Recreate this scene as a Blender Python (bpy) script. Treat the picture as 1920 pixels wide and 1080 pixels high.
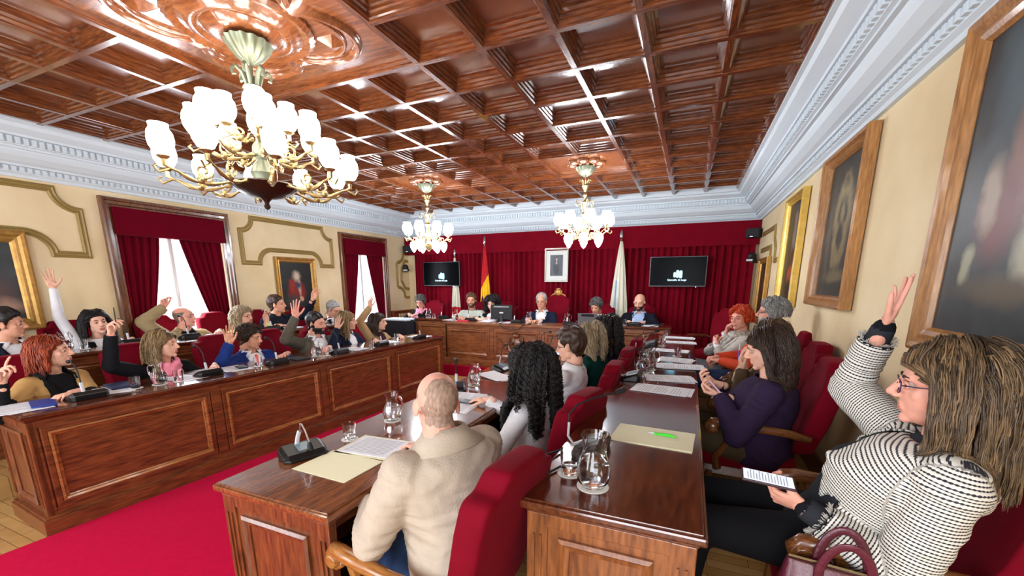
import bpy, bmesh, math, random
import numpy as np
from mathutils import Vector, Matrix, Quaternion, noise as mnoise
PI = math.pi
random.seed(7)
rng = np.random.RandomState(7)
scn = bpy.context.scene
for o in list(bpy.data.objects): bpy.data.objects.remove(o)
COL = scn.collection

# ------------------------------------------------------------------ camera
cam_d = bpy.data.cameras.new('camera'); cam = bpy.data.objects.new('camera', cam_d); COL.objects.link(cam)
cam_d.sensor_width = 36.0; cam_d.lens = 770.0/1920*36; cam_d.shift_y = 154.0/1920
cam_d.clip_start = 0.05; cam_d.clip_end = 60
def _n(v): return v/np.linalg.norm(v)
_Y = _n(np.array([334., 164., -770.])); _X = -_n(np.array([-1878., 163., -770.])); _X = _n(_X-_Y*(_X@_Y)); _Z = np.cross(_X, _Y)
cam.matrix_world = Matrix([list(_X)+[0], list(_Y)+[0], list(_Z)+[1.65], [0, 0, 0, 1]])
scn.camera = cam
# ------------------------------------------------------------------ world, exposure
w = bpy.data.worlds.new('world'); scn.world = w; w.use_nodes = True
w.node_tree.nodes['Background'].inputs[0].default_value = (0.80, 0.90, 1.0, 1)
w.node_tree.nodes['Background'].inputs[1].default_value = 3.0
scn.view_settings.view_transform = 'Standard'; scn.view_settings.look = 'None'
scn.view_settings.exposure = 1.0; scn.view_settings.gamma = 1.0; scn.view_settings.use_curve_mapping = False
def area(name, loc, direction, sx, sy, power, color, spread=180):
    d = bpy.data.lights.new(name, 'AREA'); d.shape = 'RECTANGLE'; d.size = sx; d.size_y = sy; d.energy = power; d.color = color
    d.spread = math.radians(spread)
    o = bpy.data.objects.new(name, d); COL.objects.link(o); o.location = loc
    o.rotation_euler = Vector(direction).to_track_quat('-Z', 'Y').to_euler(); return o
# daylight that falls in through the two curtained windows and frontal light from three unseen windows added behind the camera
area('daylight_window_1', (-6.25, 3.46, 1.6), (1, 0, -.1), 0.7, 1.2, 24, (.86, .93, 1))
area('daylight_window_2', (-6.25, 6.98, 1.6), (1, 0, -.1), 0.6, 1.2, 16, (.86, .93, 1))
for wx in (-5.0, -2.6, -0.2):
    area('added_near_window_fill', (wx, -1.9, 1.75), (0, 1, 0.0), 1.3, 1.9, 36, (.95, .97, 1))  # frontal fill, set at the added windows behind the camera

# ------------------------------------------------------------------ helpers
def S(c):   # sRGB 0-255 -> linear
    r = []
    for x in c[:3]:
        x = x/255.0
        r.append(x/12.92 if x <= .04045 else ((x+.055)/1.055)**2.4)
    return (r[0], r[1], r[2], 1)
MATS = {}
def mat(name, col, rough=.5, metal=0, var=0, vscale=8, bump=0, bscale=60, spec=.5, sheen=0, coat=0, emit=0, ecol=None, trans=0, ior=1.45, stretch=(1, 1, 1), col2=None, sss=0, alpha=1, coords='Object'):
    if name in MATS: return MATS[name]
    m = bpy.data.materials.new(name); m.use_nodes = True; nt = m.node_tree; N = nt.nodes; L = nt.links
    b = N['Principled BSDF']; MATS[name] = m
    c = S(col); b.inputs['Base Color'].default_value = c; b.inputs['Roughness'].default_value = rough; b.inputs['Metallic'].default_value = metal
    b.inputs['Specular IOR Level'].default_value = spec; b.inputs['IOR'].default_value = ior
    if sheen: b.inputs['Sheen Weight'].default_value = sheen; b.inputs['Sheen Roughness'].default_value = .35; b.inputs['Sheen Tint'].default_value = (min(1,c[0]*3+.1), min(1,c[1]*3+.08), min(1,c[2]*3+.08), 1)
    if coat: b.inputs['Coat Weight'].default_value = coat; b.inputs['Coat Roughness'].default_value = .12
    if trans: b.inputs['Transmission Weight'].default_value = trans
    if sss: b.inputs['Subsurface Weight'].default_value = sss; b.inputs['Subsurface Radius'].default_value = (.02, .008, .004); b.inputs['Subsurface Scale'].default_value = .6
    if emit: b.inputs['Emission Strength'].default_value = emit; b.inputs['Emission Color'].default_value = S(ecol or col)
    if var or bump or col2:
        tc = N.new('ShaderNodeTexCoord'); mp = N.new('ShaderNodeMapping'); L.new(tc.outputs[coords], mp.inputs[0]); mp.inputs['Scale'].default_value = stretch
        if var or col2:
            nz = N.new('ShaderNodeTexNoise'); nz.inputs['Scale'].default_value = vscale; nz.inputs['Detail'].default_value = 5
            L.new(mp.outputs[0], nz.inputs['Vector']); rp = N.new('ShaderNodeValToRGB'); L.new(nz.outputs[0], rp.inputs[0]); L.new(rp.outputs[0], b.inputs['Base Color'])
            rp.color_ramp.elements[0].position = .3; rp.color_ramp.elements[1].position = .7
            rp.color_ramp.elements[0].color = tuple(x*(1-var) for x in c[:3])+(1,)
            rp.color_ramp.elements[1].color = S(col2) if col2 else tuple(min(1, x*(1+var)) for x in c[:3])+(1,)
        if bump:
            n2 = N.new('ShaderNodeTexNoise'); n2.inputs['Scale'].default_value = bscale; n2.inputs['Detail'].default_value = 3; L.new(mp.outputs[0], n2.inputs['Vector'])
            bp = N.new('ShaderNodeBump'); bp.inputs['Strength'].default_value = bump; bp.inputs['Distance'].default_value = .005; L.new(n2.outputs[0], bp.inputs['Height']); L.new(bp.outputs[0], b.inputs['Normal'])
    return m
def wood(name, dark, light, rough=.3, axis=0, scale=1.0, coat=.3, rings=7.0, bump=.05):
    m = bpy.data.materials.new(name); m.use_nodes = True; nt = m.node_tree; N = nt.nodes; L = nt.links; b = N['Principled BSDF']; MATS[name] = m
    tc = N.new('ShaderNodeTexCoord'); mp = N.new('ShaderNodeMapping'); L.new(tc.outputs['Object'], mp.inputs[0])
    s = [5.0*scale]*3; s[axis] = .7*scale; mp.inputs['Scale'].default_value = s
    n1 = N.new('ShaderNodeTexNoise'); n1.inputs['Scale'].default_value = 1.1; n1.inputs['Detail'].default_value = 4; n1.inputs['Distortion'].default_value = .6; L.new(mp.outputs[0], n1.inputs['Vector'])
    mul = N.new('ShaderNodeMath'); mul.operation = 'MULTIPLY'; mul.inputs[1].default_value = rings*2; L.new(n1.outputs[0], mul.inputs[0])
    sn = N.new('ShaderNodeMath'); sn.operation = 'SINE'; mul2 = N.new('ShaderNodeMath'); mul2.operation = 'MULTIPLY'; mul2.inputs[1].default_value = 3.0; L.new(mul.outputs[0], mul2.inputs[0]); L.new(mul2.outputs[0], sn.inputs[0])
    n2 = N.new('ShaderNodeTexNoise'); n2.inputs['Scale'].default_value = 14; n2.inputs['Detail'].default_value = 6; L.new(mp.outputs[0], n2.inputs['Vector'])
    mr = N.new('ShaderNodeMath'); mr.operation = 'MULTIPLY_ADD'; mr.inputs[1].default_value = .07; L.new(sn.outputs[0], mr.inputs[0]); L.new(n2.outputs[0], mr.inputs[2])
    rp = N.new('ShaderNodeValToRGB'); L.new(mr.outputs[0], rp.inputs[0]); rp.color_ramp.elements[0].position = .22; rp.color_ramp.elements[1].position = .80
    rp.color_ramp.elements[0].color = S(dark); rp.color_ramp.elements[1].color = S(light); L.new(rp.outputs[0], b.inputs['Base Color'])
    b.inputs['Roughness'].default_value = rough; b.inputs['Coat Weight'].default_value = coat; b.inputs['Coat Roughness'].default_value = .08
    bp = N.new('ShaderNodeBump'); bp.inputs['Strength'].default_value = bump; bp.inputs['Distance'].default_value = .0008; L.new(mr.outputs[0], bp.inputs['Height']); L.new(bp.outputs[0], b.inputs['Normal'])
    return m

class MB:
    """collects shapes, builds ONE mesh object"""
    def __init__(s): s.v = []; s.f = []; s.m = []; s.T = None; s.mi = 0
    def add(s, V, F, mi=None):
        k = len(s.v); 
        if s.T is not None: V = [tuple(s.T @ Vector(p)) for p in V]
        s.v.extend([tuple(p) for p in V]); s.f.extend([tuple(int(i)+k for i in f) for f in F]); s.m.extend([s.mi if mi is None else mi]*len(F)); return s
    def box(s, x0, x1, y0, y1, z0, z1, c=0.0, mi=None):
        if x1 < x0: x0, x1 = x1, x0
        if y1 < y0: y0, y1 = y1, y0
        if z1 < z0: z0, z1 = z1, z0
        if c <= 0:
            V = [(x, y, z) for z in (z0, z1) for y in (y0, y1) for x in (x0, x1)]
            return s.add(V, [(0,2,3,1),(4,5,7,6),(0,1,5,4),(2,6,7,3),(0,4,6,2),(1,3,7,5)], mi)
        c = min(c, (x1-x0)*.45, (y1-y0)*.45, (z1-z0)*.45)
        bm = bmesh.new(); bmesh.ops.create_cube(bm, size=1)
        for v in bm.verts: v.co = Vector(((x0+x1)/2+v.co.x*(x1-x0), (y0+y1)/2+v.co.y*(y1-y0), (z0+z1)/2+v.co.z*(z1-z0)))
        bmesh.ops.bevel(bm, geom=list(bm.edges), offset=c, segments=2, affect='EDGES', profile=.6)
        bm.verts.index_update(); V = [v.co.copy() for v in bm.verts]; F = [[v.index for v in f.verts] for f in bm.faces]; bm.free()
        return s.add(V, F, mi)
    def tube(s, pts, r, n=8, cap=True, mi=None, flat=None, up=None):
        pts = [Vector(p) for p in pts]; R = r if hasattr(r, '__len__') else [r]*len(pts)
        V = []; F = []; pu = None
        for i, p in enumerate(pts):
            t = (pts[min(i+1, len(pts)-1)]-pts[max(i-1, 0)])
            if t.length < 1e-9: t = Vector((0, 0, 1))
            t.normalize()
            if pu is None:
                u = Vector(up) if up else (Vector((0, 0, 1)) if abs(t.z) < .9 else Vector((1, 0, 0)))
            else: u = pu
            u = (u-t*u.dot(t)); u = u.normalized() if u.length > 1e-6 else t.orthogonal().normalized(); pu = u; q = t.cross(u)
            fl = flat if flat else 1.0
            for k in range(n):
                a = 2*PI*k/n; V.append(p+u*math.cos(a)*R[i]*fl+q*math.sin(a)*R[i])
        for i in range(len(pts)-1):
            for k in range(n): a = i*n+k; b = i*n+(k+1) % n; F.append((a, b, b+n, a+n))
        if cap: F.append(tuple(range(n))[::-1]); F.append(tuple((len(pts)-1)*n+k for k in range(n)))
        return s.add(V, F, mi)
    def lathe(s, prof, n=24, c=(0, 0, 0), mi=None, gad=0, gn=16):
        V = []; F = []
        for r, z in prof:
            for k in range(n):
                a = 2*PI*k/n; rr = r*(1+gad*math.cos(a*gn)); V.append((c[0]+rr*math.cos(a), c[1]+rr*math.sin(a), c[2]+z))
        for i in range(len(prof)-1):
            for k in range(n): a = i*n+k; b = i*n+(k+1) % n; F.append((a, b, b+n, a+n))
        if prof[0][0] > 1e-4: F.append(tuple(range(n))[::-1])
        if prof[-1][0] > 1e-4: F.append(tuple((len(prof)-1)*n+k for k in range(n)))
        return s.add(V, F, mi)
    def ell(s, c, r, n=16, m=10, mi=None, R=None):
        V = []; F = []
        for i in range(m+1):
            ph = PI*i/m
            for k in range(n):
                a = 2*PI*k/n; p = Vector((r[0]*math.sin(ph)*math.cos(a), r[1]*math.sin(ph)*math.sin(a), r[2]*math.cos(ph)))
                if R is not None: p = R @ p
                V.append(Vector(c)+p)
        for i in range(m):
            for k in range(n): a = i*n+k; b = i*n+(k+1) % n; F.append((a, a+n, b+n, b))
        return s.add(V, F, mi)
    def ring(s, o, u, v, w, h, prof, mi=None, close=True):
        """rectangular mitred moulding; o centre, u/v unit axes, prof = [(inset from outer edge, height along u x v)]"""
        o = Vector(o); u = Vector(u); v = Vector(v); nn = u.cross(v); V = []; F = []
        for ins, ht in prof:
            for sx, sy in ((-1, -1), (1, -1), (1, 1), (-1, 1)):
                V.append(o+u*sx*(w/2-ins)+v*sy*(h/2-ins)+nn*ht)
        m = len(prof); rng_ = range(m) if close else range(m-1)
        for i in rng_:
            j = (i+1) % m
            for k in range(4): F.append((i*4+k, i*4+(k+1) % 4, j*4+(k+1) % 4, j*4+k))
        return s.add(V, F, mi)
    def sweep(s, path, prof, nrm, closed=False, mi=None):
        """moulding along a planar path; prof=[(side, height)]; nrm = plane normal; mitred"""
        P0_ = [Vector(p) for p in path]; P = [p for i, p in enumerate(P0_) if i == 0 or (p-P0_[i-1]).length > .004]; nrm = Vector(nrm); n = len(P); V = []; F = []; m = len(prof)
        for i in range(n):
            a = P[i]-P[i-1] if (i > 0 or closed) else P[1]-P[0]
            b = P[(i+1) % n]-P[i] if (i < n-1 or closed) else a
            a = a.normalized(); b = b.normalized(); sa = nrm.cross(a); sb = nrm.cross(b); sd = (sa+sb); 
            sd = sd.normalized() if sd.length > 1e-6 else sa
            k = 1/max(.35, sd.dot(sa))
            for x, h in prof: V.append(P[i]+sd*x*k+nrm*h)
        segs = n if closed else n-1
        for i in range(segs):
            for j in range(m): F.append((i*m+j, i*m+(j+1) % m, ((i+1) % n)*m+(j+1) % m, ((i+1) % n)*m+j))
        if not closed: F.append(tuple(range(m))[::-1]); F.append(tuple((n-1)*m+j for j in range(m)))
        return s.add(V, F, mi)
    def obj(s, name, mats, parent=None, smooth=False, bevel=0, fix=True):
        me = bpy.data.meshes.new(name); me.from_pydata(s.v, [], s.f)
        if not isinstance(mats, (list, tuple)): mats = [mats]
        for m in mats: me.materials.append(m)
        if len(mats) > 1: me.polygons.foreach_set('material_index', s.m)
        if fix:
            bm = bmesh.new(); bm.from_mesh(me); bmesh.ops.recalc_face_normals(bm, faces=bm.faces); bm.to_mesh(me); bm.free()
        me.update()
        o = bpy.data.objects.new(name, me); COL.objects.link(o)
        if parent is not None: o.parent = parent
        if smooth == 'auto':
            me.polygons.foreach_set('use_smooth', [True]*len(me.polygons)); me.set_sharp_from_angle(angle=math.radians(38))
        elif smooth: me.polygons.foreach_set('use_smooth', [True]*len(me.polygons))
        if bevel:
            b = o.modifiers.new('bevel', 'BEVEL'); b.width = bevel; b.segments = 2; b.limit_method = 'ANGLE'
        return o
def thing(name, label, cat, loc=(0, 0, 0), rz=0, group=None):
    o = bpy.data.objects.new(name, None); COL.objects.link(o); o.empty_display_size = .1
    o.location = loc; o.rotation_euler = (0, 0, rz); o['label'] = label; o['category'] = cat
    if group: o['group'] = group
    return o
def tag(o, label, cat, group=None):
    o['label'] = label; o['category'] = cat
    if group: o['group'] = group
    return o
def struct(o): o['kind'] = 'structure'; return o
def dup(root, label=None, loc=None, rz=None, group=None):
    def rec(o, par):
        c = o.copy(); COL.objects.link(c)
        if par is not None: c.parent = par
        for ch in list(o.children): rec(ch, c)
        return c
    r = rec(root, None)
    if loc is not None: r.location = loc
    if rz is not None: r.rotation_euler = (0, 0, rz)
    if label: r['label'] = label
    if group: r['group'] = group
    return r

# ------------------------------------------------------------------ shared materials
M_wall = mat('cream_plaster', (229, 206, 160), .8, var=.06, vscale=1.6, bump=.15, bscale=30, col2=(240, 221, 182))
M_white = mat('white_plaster', (214, 226, 234), .55)
M_ceilw = wood('ceiling_wood', (72, 34, 16), (136, 76, 38), .26, 1, 1.2, .6)
M_ceilwx = wood('ceiling_wood_cross', (72, 34, 16), (136, 76, 38), .26, 0, 1.2, .6)
M_panel = mat('ceiling_panel', (126, 76, 48), .26, var=.18, vscale=5, bump=.08, bscale=14, coat=.9, spec=.8)
M_rose = wood('rosette_wood', (100, 54, 28), (150, 92, 54), .24, 0, .8, .7, rings=4)
M_desk = wood('desk_wood', (68, 32, 17), (138, 76, 40), .33, 0, 1.0, .35)
M_deskE = wood('desk_end_wood', (68, 32, 17), (138, 76, 40), .33, 2, 1.0, .35)
M_deskLE = wood('light_desk_end_wood', (88, 44, 22), (160, 98, 54), .33, 2, 1.0, .35)
M_desktop = wood('desk_top_wood', (56, 22, 12), (112, 54, 28), .17, 0, .9, .7, rings=8)
M_topnear = wood('worn_desk_top_wood', (80, 40, 20), (152, 88, 46), .18, 0, 1.1, .7, rings=6)
M_deskL = wood('light_desk_wood', (88, 44, 22), (160, 98, 54), .33, 0, 1.0, .35)
M_edge = mat('moulding_gilt_wood', (176, 122, 66), .3, coat=.5)
M_frame = wood('window_frame_wood', (70, 34, 18), (132, 78, 44), .22, 2, 1.0, .7)
M_gold = mat('gilt', (176, 132, 66), .38, .45, var=.2, vscale=20)
M_goldl = mat('bright_gilt', (214, 180, 92), .35, .5, var=.15, vscale=20)
M_pine = wood('honey_wood', (128, 82, 40), (190, 136, 78), .38, 2, 1.2, .3)
M_mould = mat('bronze_painted_moulding', (152, 128, 72), .45, .15)
M_velvet = mat('crimson_velvet', (118, 5, 27), .85, var=.12, vscale=6, sheen=.35, spec=.1)
M_drape = mat('dark_crimson_drape', (100, 4, 26), .9, sheen=.3, spec=.08, var=.1, vscale=3)
M_chair = mat('chair_velvet', (112, 5, 26), .8, var=.12, vscale=7, sheen=.2, spec=.1, bump=.1, bscale=90)
M_arm = wood('chair_wood', (60, 30, 14), (140, 84, 40), .3, 0, 2.5, .4)
M_armL = wood('light_chair_wood', (120, 70, 28), (178, 118, 56), .3, 0, 2.5, .4)
M_carpet = mat('red_carpet', (186, 14, 58), .95, var=.06, vscale=30, bump=.4, bscale=260, spec=.05, sheen=.2)
M_black = mat('black_plastic', (18, 18, 20), .35)
M_blackm = mat('matt_black', (24, 24, 26), .6)
M_steel = mat('brushed_steel', (190, 190, 195), .25, .9)
M_paper = mat('white_paper', (236, 238, 244), .7)
M_print = mat('printed_text', (170, 172, 180), .8)
M_cream = mat('cream_folder_card', (236, 232, 196), .7)
M_glass = mat('clear_glass', (255, 255, 255), .0, trans=1, ior=1.35, spec=.5)
M_water = mat('water', (245, 250, 255), .0, trans=1, ior=1.2)
M_skinb = None

# ------------------------------------------------------------------ the room
RX, LX, BY, NY = 1.05, -6.40, 8.60, -2.0     # right, left, back and near walls
ZC, ZT = 2.70, 3.15                          # underside of cornice, ceiling beams' underside
def parquet():
    m = bpy.data.materials.new('parquet'); m.use_nodes = True; nt = m.node_tree; N = nt.nodes; L = nt.links; b = N['Principled BSDF']
    tc = N.new('ShaderNodeTexCoord'); br = N.new('ShaderNodeTexBrick'); L.new(tc.outputs['Object'], br.inputs['Vector'])
    br.inputs['Scale'].default_value = 1.0; br.inputs['Brick Width'].default_value = .42; br.inputs['Row Height'].default_value = .07; br.inputs['Mortar Size'].default_value = .0015
    br.inputs['Color1'].default_value = S((206, 164, 104)); br.inputs['Color2'].default_value = S((178, 132, 78)); br.inputs['Mortar'].default_value = S((90, 60, 34))
    nz = N.new('ShaderNodeTexNoise'); nz.inputs['Scale'].default_value = 9; L.new(tc.outputs['Object'], nz.inputs['Vector'])
    mx = N.new('ShaderNodeMix'); mx.data_type = 'RGBA'; mx.blend_type = 'MULTIPLY'; mx.inputs[0].default_value = .35; L.new(br.outputs[0], mx.inputs[6]); L.new(nz.outputs[0], mx.inputs[7]); L.new(mx.outputs[2], b.inputs['Base Color'])
    b.inputs['Roughness'].default_value = .22; return m
M_parq = parquet()
struct(MB().box(LX-.2, RX+.2, NY-.2, BY+.2, -.1, 0).obj('floor', M_parq))
struct(MB().box(RX, RX+.2, NY-.2, BY+.2, 0, 3.4).obj('wall_right', M_wall))
struct(MB().box(LX-.2, RX+.2, BY, BY+.2, 0, 3.4).obj('wall_back', M_wall))
# left wall with two window openings
W1 = (2.88, 4.15, .25, 2.54); W2 = (6.48, 7.66, .25, 2.52)
lw = MB()
ys = [NY-.2, W1[0], W1[1], W2[0], W2[1], BY+.2]
for i in range(0, 6, 2): lw.box(LX-.2, LX, ys[i], ys[i+1], 0, 3.4)
for W in (W1, W2): lw.box(LX-.2, LX, W[0], W[1], W[3], 3.4); lw.box(LX-.2, LX, W[0], W[1], 0, W[2])
struct(lw.obj('wall_left', M_wall))
# wall behind the camera; its three tall windows are unseen, added for frontal light
nw = MB(); xs = [LX-.2, -5.7, -4.3, -3.3, -1.9, -.9, .5, RX+.2]
for i in range(0, 8, 2): nw.box(xs[i], xs[i+1], NY-.2, NY, 0, 3.4)
for i in (1, 3, 5): nw.box(xs[i], xs[i+1], NY-.2, NY, 2.75, 3.4); nw.box(xs[i], xs[i+1], NY-.2, NY, 0, .75)
struct(nw.obj('wall_near', M_wall))
M_pane = mat('window_pane', (255, 255, 255), .0, trans=1, ior=1.05)
M_wpaint = mat('white_painted_wood', (232, 232, 228), .4)
for k, i in enumerate((1, 3, 5)):  # frames of the added windows, out of view
    wn = MB(); wn.ring(((xs[i]+xs[i+1])/2, NY-.1, 1.75), (1, 0, 0), (0, 0, 1), 1.4, 2.0, [(0, 0), (0, .05), (.07, .05), (.07, 0)]); wn.box((xs[i]+xs[i+1])/2-.03, (xs[i]+xs[i+1])/2+.03, NY-.13, NY-.08, .75, 2.75)
    struct(wn.obj('window_%d' % (k+3), M_wpaint))

# cornice: stepped plaster moulding with two dentil bands, one per wall
prof = [(0, 2.70), (.03, 2.70), (.035, 2.73), (.06, 2.745), (.065, 2.80), (.10, 2.80), (.105, 2.82), (.14, 2.835), (.19, 2.88), (.21, 2.925), (.215, 2.94), (.245, 2.94),
        (.245, 2.96), (.27, 2.965), (.275, 3.04), (.31, 3.04), (.315, 3.06), (.35, 3.075), (.40, 3.10), (.42, 3.13), (.45, 3.135), (.45, 3.15), (.45, 3.30), (0, 3.30)]
def cornice(name, a, b, inward):
    m = MB(); a = Vector(a); b = Vector(b); d = (b-a).normalized(); inn = Vector(inward); L_ = (b-a).length
    V = []; n = len(prof)
    for e in (0, 1):
        base = a if e == 0 else b
        for p, z in prof: V.append(base+inn*p+d*(p if e == 0 else -p)+Vector((0, 0, z)))
    F = [(i, (i+1) % n, n+(i+1) % n, n+i) for i in range(n)]
    m.add(V, F)
    for zz, p0, p1, h, st in ((2.752, .058, .085, .044, .055), (2.972, .268, .298, .062, .055)):
        k = int((L_-2*p1)/st)
        for i in range(k):
            t = p1+(i+.5)*(L_-2*p1)/k; c = a+d*t; wd = st*.3
            q = [c+inn*pp+d*ss for pp in (p0-.01, p1) for ss in (-wd, wd)]
            V = [(v.x, v.y, z) for z in (zz, zz+h) for v in q]
            m.add(V, [(0,1,3,2),(4,6,7,5),(0,4,5,1),(2,3,7,6),(0,2,6,4),(1,5,7,3)])
    return struct(m.obj(name, M_white))
cornice('trim_1', (RX, NY, 0), (RX, BY, 0), (-1, 0, 0))
cornice('trim_2', (LX, BY, 0), (RX, BY, 0), (0, -1, 0))
cornice('trim_3', (LX, NY, 0), (LX, BY, 0), (1, 0, 0))
cornice('trim_4', (LX, NY, 0), (RX, NY, 0), (0, 1, 0))

# coffered ceiling: grid of half metre
cx0, cx1, cy1 = LX+.47, RX-.435, 8.26
gx = [cx1-.5*k for k in range(14)]; gy = [2.76+.5*k for k in range(-9, 12)]
bigs = [(-3.385, -1.885, 1.26, 2.76), (-1.885, -.885, 5.26, 6.26), (-4.385, -3.385, 5.26, 6.26)]
def inbig(x, y, axis):
    for a, b, c, d in bigs:
        if axis == 'x' and a+.01 < x < b-.01 and c-.01 < y < d+.01 and c+.01 < y < d-.01: return True
        if axis == 'y' and c+.01 < y < d-.01 and a+.01 < x < b-.01: return True
    return False
bp_ = [(.020, 0), (.020, .010), (.031, .015), (.031, .034), (.043, .040), (.043, .058), (.055, .064), (.058, .082), (.074, .090), (.074, .104)]
bprof = [(-x, z) for x, z in bp_][::-1]+bp_
cm = MB()
cm.box(LX, RX, NY, BY, ZT+.095, ZT+.2, mi=2)
for k, x in enumerate(gx):                       # beams running along y
    segs = []; y = NY
    bl = sorted([(c, d) for a, b, c, d in bigs if a+.01 < x < b-.01])
    for c, d in bl: segs.append((y, c)); y = d
    segs.append((y, BY-.4))
    for a, b in segs: cm.sweep([(x, a, ZT+.0015), (x, b, ZT+.0015)], [(s_, z_) for s_, z_ in bprof], (0, 0, 1), mi=0)
for y in gy:                                     # beams running along x
    segs = []; x = LX+.4
    bl = sorted([(a, b) for a, b, c, d in bigs if c+.01 < y < d-.01])
    for a, b in bl: segs.append((x, a)); x = b
    segs.append((x, RX-.4))
    for a, b in segs: cm.sweep([(a, y, ZT), (b, y, ZT)], bprof, (0, 0, 1), mi=1)
for a, b, c, d in bigs: cm.box(a+.04, b-.04, c+.04, d-.04, ZT+.04, ZT+.13, mi=3)
# carved quatrefoil of the big panel
def quatre(cx, cy, r0, r1, off, z, n=96):
    pts = []
    for i in range(n):
        t = 2*PI*i/n; r = r0+r1*abs(math.cos(2*(t-off)))**.8; pts.append((cx+r*math.cos(t), cy+r*math.sin(t), z))
    return pts
QC = (-2.635, 2.01)
tp = [(-.03, 0), (-.025, -.02), (-.008, -.034), (.008, -.034), (.025, -.02), (.03, 0)]
cm.sweep(quatre(QC[0], QC[1], .36, .30, PI/4, ZT+.042), tp, (0, 0, 1), closed=True, mi=3)
cm.sweep(quatre(QC[0], QC[1], .31, .27, PI/4, ZT+.042), [(x*.5, z*.6) for x, z in tp], (0, 0, 1), closed=True, mi=3)
cm.lathe([(.40, .05), (.40, .02), (.37, -.0), (.33, .012), (.30, -.0), (.27, -.02), (.24, -.022), (.22, -.01), (.19, -.03), (.15, -.045), (.11, -.05), (.0, -.05)], 96, (QC[0], QC[1], ZT), mi=3, gad=.012, gn=40)
for k in range(4):                               # leaf relief in each lobe
    a = PI/4+k*PI/2; u = Vector((math.cos(a), math.sin(a), 0)); v = Vector((-u.y, u.x, 0)); o = Vector((QC[0], QC[1], ZT+.04))
    P0 = [o+u*.40, o+u*.50+v*.09, o+u*.60, o+u*.50-v*.09, o+u*.50+Vector((0, 0, -.04))]
    cm.add(P0, [(0, 1, 4), (1, 2, 4), (2, 3, 4), (3, 0, 4)], mi=3)
    a += PI/4; u = Vector((math.cos(a), math.sin(a), 0)); v = Vector((-u.y, u.x, 0))
    P0 = [o+u*.38+v*.10, o+u*.52+v*.10, o+u*.52-v*.10, o+u*.38-v*.10, o+u*.42+Vector((0, 0, -.05))]
    cm.add(P0, [(0, 1, 4), (1, 2, 4), (2, 3, 4), (3, 0, 4)], mi=3)
for (cx_, cy_) in ((-1.385, 5.76), (-3.885, 5.76)):
    cm.lathe([(.10, .05), (.10, .0), (.08, -.03), (0, -.04)], 24, (cx_, cy_, ZT), mi=3)
    for k in range(8):
        a = 2*PI*k/8; cm.ell((cx_+.19*math.cos(a), cy_+.19*math.sin(a), ZT+.03), (.075, .075, .045), 12, 8, mi=3)
        cm.ell((cx_+.12*math.cos(a+.39), cy_+.12*math.sin(a+.39), ZT+.02), (.035, .035, .04), 10, 6, mi=3)
struct(cm.obj('ceiling', [M_ceilw, M_ceilwx, M_panel, M_rose], smooth='auto'))

# gold mouldings on the walls (two parallel profiles)
mp_ = [(-.035, 0), (-.035, .012), (-.018, .022), (-.006, .012), (.006, .012), (.018, .022), (.035, .012), (.035, 0)]
def arc(c, r, a0, a1, n=8): return [(c[0]+r*math.cos(math.radians(a0+(a1-a0)*i/n)), c[1]+r*math.sin(math.radians(a0+(a1-a0)*i/n))) for i in range(n+1)]
def cart(y0, y1, z0, z1, dip):   # cartouche outline on the left wall in (y, z)
    q = .20
    p = arc((y0, z1), q, 270, 360)+arc((y1, z1), q, 180, 270)+[(y1, z0), (y1-.27, z0)]
    p += arc((y1-.27-dip, z0), dip, 0, 90, 8)[0:]+arc((y0+.27+dip, z0), dip, 90, 180, 8)+[(y0+.27, z0), (y0, z0)]
    return p
for i, (y0, y1) in enumerate(((4.43, 6.19), (.72, 2.60))):
    struct(MB().sweep([(LX+.001, y, z) for y, z in cart(y0, y1, 1.96, 2.64, .22)], mp_, (1, 0, 0), closed=True).obj('trim_%d' % (5+i), M_mould))
def wallmould(nm, x, pts, nrm, closed=False): struct(MB().sweep([(x, y, z) for y, z in pts], mp_, nrm, closed=closed).obj(nm, M_mould))
wallmould('trim_7', LX+.001, [(8.55, 2.36), (8.40, 2.34)]+arc((8.16, 2.34), .22, 0, -90)[1:]+[(8.12, 2.08), (8.12, 1.58)]+arc((8.16, 1.32), .22, 90, 0)+[(8.44, 1.30), (8.55, 1.30)], (1, 0, 0))
wallmould('trim_8', LX+.001, [(8.55, 2.16), (8.42, 2.16)]+[(8.30, 1.98), (8.27, 1.70), (8.40, 1.52), (8.55, 1.50)], (1, 0, 0))
wallmould('trim_9', RX-.001, [(8.1, 2.42), (7.0, 2.42), (6.95, 2.25), (6.8, 2.12), (6.8, 1.95), (6.62, 1.95)], (-1, 0, 0))
wallmould('trim_10', RX-.001, [(8.1, 2.16), (7.2, 2.16), (7.15, 2.0), (7.05, 1.92), (7.05, 1.75)], (-1, 0, 0))
wallmould('trim_11', RX-.001, [(2.02, 1.36), (.2, 1.36)], (-1, 0, 0))
wallmould('trim_12', RX-.001, [(1.94, 1.27), (.2, 1.27)], (-1, 0, 0))
# wainscot with radiator grille at the back left
wn = MB(); wn.box(LX, LX+.10, 7.80, 8.55, 0, .98, .005); wn.box(LX, LX+.13, 7.78, 8.56, .98, 1.01, .005)
for i in range(9): wn.box(LX+.10, LX+.112, 7.98+i*.06, 8.01+i*.06, .80, .93, mi=1)
struct(wn.obj('trim_13', [M_deskL, mat('grille_cream', (222, 206, 170), .6)]))
struct(MB().box(LX, LX+.03, NY, 2.75, 0, .9, .004).box(LX, LX+.045, NY, 2.75, .9, .94).box(LX, LX+.03, 4.3, 6.35, 0, .9).box(LX, LX+.045, 4.3, 6.35, .9, .94).obj('baseboard_left', M_desk))
struct(MB().box(RX-.02, RX, NY, BY, 0, .3, .004).obj('baseboard_right', M_desk))

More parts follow.
